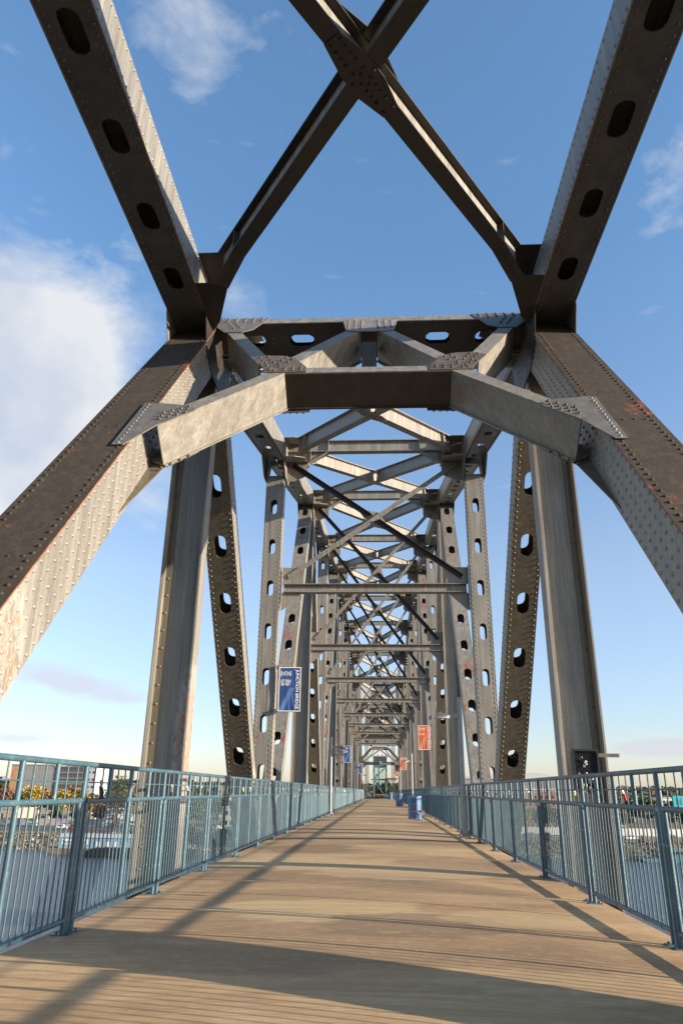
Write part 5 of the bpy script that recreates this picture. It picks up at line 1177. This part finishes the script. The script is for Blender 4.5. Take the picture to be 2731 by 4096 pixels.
# museum barge and the submarine beside it
t = thing('museum_barge', 'pale blue museum building on a moored barge at the left bank', 'barge', (-97, 274, -22)); mb = MB(); mb.prism([(-19, 0, 0.2), (-23, 0, 1.9), (22, 0, 1.9), (22, 0, -0.3), (-17, 0, -0.3)], (0, 10, 0)); mb.build('hull', M['mud'], t)
mb = MB(); mb.box((-17, 1.5, 1.9), (20, 8, 5.4)); mb.build('wall', M['blue_hull'], t)
mb = MB(); mb.prism([(-17.4, 1.2, 5.4), (-17.4, 8.3, 5.4), (-17.4, 4.7, 6.6)], (38, 0, 0)); mb.build('roof', M['roof_pale'], t)
mb = MB(); mb.box((-16, 1.42, 3.2), (-6.6, 1.49, 4.9)); mb.build('sign_panel', M['wall_white'], t); text_mesh('Submarine', 8.6, 1.05, (-11.3, 1.38, 4.05), 0, M['black'], t)
for k in range(7): mb = MB(); mb.box((-3.6+3.3*k, 1.42, 2.6), (-2.2+3.3*k, 1.49, 4.2)); mb.build('window', M['wall_white'], t)
t = thing('submarine', 'black submarine hull moored in front of the blue museum', 'submarine', (-86, 266, -22)); mb = MB()
rr = [0.3, 1.5, 2.2, 2.5, 2.5, 2.5, 2.3]; xx = [-15, -14, -12, -8, 0, 12, 24]
for k in range(6): mb.tube((xx[k], 0, 0.6), (xx[k+1], 0, 0.6), rr[k], 16, rr[k+1])
mb.build('hull', M['black'], t); mb = MB(); mb.box((2, -0.8, 2.8), (9, 0.8, 5.0)); mb.tube((5, 0, 5), (5, 0, 7.5), 0.2, 8); mb.build('conning_tower', M['black'], t)
t = thing('work_barge', 'dark blue work barge tied to the right bank', 'barge', (100, 284, -22)); mb = MB(); mb.prism([(-9, 0, 0.6), (-7, 0, -0.3), (8, 0, -0.3), (9.5, 0, 0.9), (9.5, 0, 1.2), (-9, 0, 1.0)], (0, 6, 0)); mb.build('hull', M['teal'], t); mb = MB(); mb.box((2, 1, 1.1), (6, 5, 4.0)); mb.build('cabin', M['teal'], t)
for sg in (0,): mb = MB(); mb.box((2.2, .9, 2.6), (5.8, .99, 3.4)); mb.build('window', M['win_dark'], t)
# billboard
t = thing('billboard', 'teal billboard on a pole at the right picture edge', 'billboard', (140, 362, -17)); mb = MB(); mb.box((-0.5, 0.1, 0), (0.5, 0.9, 12)); mb.build('pole', M['wall_grey'], t)
mb = MB(); mb.box((-7.3, 0, 11.6), (7, 0.5, 16.9)); mb.build('backing', M['black'], t); mb = MB(); mb.box((-7.0, -0.06, 11.9), (6.9, -0.002, 16.7)); mb.build('face', M['teal_sign'], t)
mb = MB()
for k in range(3): mb.box((-5.6+0.9*k, -0.1, 13.2), (-5.1+0.9*k, -0.07, 15.6-0.5*(k % 2))); 
mb.box((-5.9, -0.1, 13.0), (-3.0, -0.07, 13.3)); mb.build('emblem', M['teal'], t); text_mesh('E', 1.3, 2.0, (-1.6, -0.1, 14.3), 0, M['teal'], t)
# vehicles
def car(x, y, z, mat, label, rot=0, L_=4.7, H_=1.75, pickup=False):
    r = thing('parked_car', label, 'car', (x, y, z), 'vehicles on the far bank'); r.rotation_euler = (0, 0, rot)
    mb = MB(); w = 0.92
    P = [(-L_/2, 0.45), (-L_/2, 1.0), (-L_/2+0.25, 1.08)]+([(-0.3, 1.08), (-0.2, H_), (1.0, H_)] if pickup else [(-L_/2+0.55, H_-0.05), (-L_/2+0.9, H_), (0.75, H_)])+[(1.35, 1.08), (L_/2-0.1, 0.98), (L_/2, 0.7), (L_/2, 0.4)]
    mb.prism([(a_, -w, b_) for a_, b_ in P], (0, 2*w, 0)); mb.build('body', M[mat], r)
    mb = MB(); x0 = -0.1 if pickup else -L_/2+0.75
    for sg in (-1, 1): mb.box((x0, sg*w-0.01, 1.12), (0.95, sg*w+0.01, H_-0.12))
    mb.build('windows', M['win_dark'], r)
    for a_ in (-L_/2+0.85, L_/2-0.9):
        for sg in (-1, 1):
            mb = MB(); mb.tube((a_, sg*(w-0.2), 0.36), (a_, sg*(w+0.02), 0.36), 0.36, 14); wv_ = mb.build('wheel', M['black'], r)
            mb = MB(); mb.tube((a_, sg*(w+0.021), 0.36), (a_, sg*(w+0.04), 0.36), 0.2, 10); mb.build('rim', M['silver'], wv_)
    return r
car(azp(-22.45, 334), 334, -16.92, 'wall_white', 'white suv on the left bank road', 0); car(azp(-21.75, 337), 337, -16.92, 'lock_red', 'dark red pickup truck beyond the white suv', 0, 5.4, 1.85, True)
car(azp(17.2, 322), 322, -17.0, 'wall_white', 'white pickup truck on the grass of the right bank', 0.1, 5.6, 1.9, True)
car(azp(-17.6, 372), 372, -16.92, 'wall_white', 'white van parked left of the left steel hanger', 0, 5.5, 2.2); car(azp(16.7, 430), 430, -16.6, 'wall_grey', 'grey car on the far right road', 0.2)
for k, (az, y, mt, lab) in enumerate(((-12.4, 345, 'black', 'black car in the left bank parking lot'), (-11.7, 352, 'wall_white', 'white car in the left bank parking lot'), (-11.0, 345, 'teal', 'blue-green car in the left bank parking lot'), (-10.3, 352, 'wall_grey', 'grey car in the left bank parking lot'), (-9.6, 345, 'win_dark', 'dark car at the right end of the left bank parking lot'))): car(azp(az, y), y, -16.92, mt, lab, 1.57)
# poles
for k, (az, y, h, lab) in enumerate(((-25.0, 360, 11, 'white light pole by the left overpass'), (-24.1, 362, 11, 'second white light pole left of the yellow trees'), (-22.2, 360, 9, 'thin pole behind the white suv'), (-19.7, 345, 11, 'light pole left of the white warehouse'), (17.0, 352, 15, 'thin wooden pole beyond the red padlock'), (16.6, 354, 10, 'tall light pole just right of the right hanger'), (18.6, 352, 5, 'short pole by the white flood wall'), (18.7, 800, 34, 'distant radio mast on the right horizon'))):
    r = thing('light_pole', lab, 'pole', (azp(az, y), y, -17), 'poles on the far bank'); mb = MB(); mb.tube((0, 0, 0), (0, 0, h), 0.16, 8, 0.09); mb.build('pole', M['wall_tan'] if 'wooden' in lab else M['wall_white'] if 'light' in lab else M['wall_grey'], r)
    if 'light' in lab: mb = MB(); mb.box((-0.9, -0.1, h-0.12), (0.9, 0.1, h)); mb.build('lamp_head', M['wall_grey'], r)
t = thing('flagpole', 'flagpole with a red, white and blue flag at the left edge', 'flag', (azp(-26.9, 430), 430, -17)); mb = MB(); mb.tube((0, 0, 0), (0, 0, 22.5), 0.12, 8); mb.build('pole', M['wall_white'], t)
mb = MB(); 
for k in range(7): mb.box((0.1, -0.03, 20.2+0.3*k), (4.2, 0.03, 20.499+0.3*k), k % 2)
mb.box((0.1, -0.05, 21.1), (1.9, 0.05, 22.3), 2); mb.build('flag', [M['red'], M['white'], M['banner_blue']], t)
# walker on the right bank
me_v = [(0, 0, 0.92), (0, 0, 1.15), (0, 0, 1.42), (0, 0, 1.52), (0, 0, 1.68), (0.1, 0, 0.88), (0.12, 0.12, 0.48), (0.12, 0.0, 0.05), (-0.1, 0, 0.88), (-0.12, -0.1, 0.48), (-0.12, -0.32, 0.08), (0.19, 0, 1.40), (0.24, -0.1, 1.12), (0.22, 0.08, 0.9), (-0.19, 0, 1.40), (-0.24, 0.08, 1.12), (-0.22, 0.2, 0.92)]
me_e = [(0, 1), (1, 2), (2, 3), (3, 4), (0, 5), (5, 6), (6, 7), (0, 8), (8, 9), (9, 10), (2, 11), (11, 12), (12, 13), (2, 14), (14, 15), (15, 16)]
rad = [.13, .14, .13, .055, .10, .09, .06, .05, .09, .06, .05, .06, .045, .035, .06, .045, .035]
me = bpy.data.meshes.new('person'); me.from_pydata(me_v, me_e, []); o = bpy.data.objects.new('person', me); COL.objects.link(o); o.location = (azp(19.4, 339), 339, -16.92)
md = o.modifiers.new('skin', 'SKIN'); 
for i, sv in enumerate(me.skin_vertices[0].data): sv.radius = (rad[i], rad[i])
me.skin_vertices[0].data[0].use_root = True; o.modifiers.new('sub', 'SUBSURF').levels = 1; me.materials.append(M['brick']); tag(o, 'person walking on the path in front of the white flood wall', 'person')
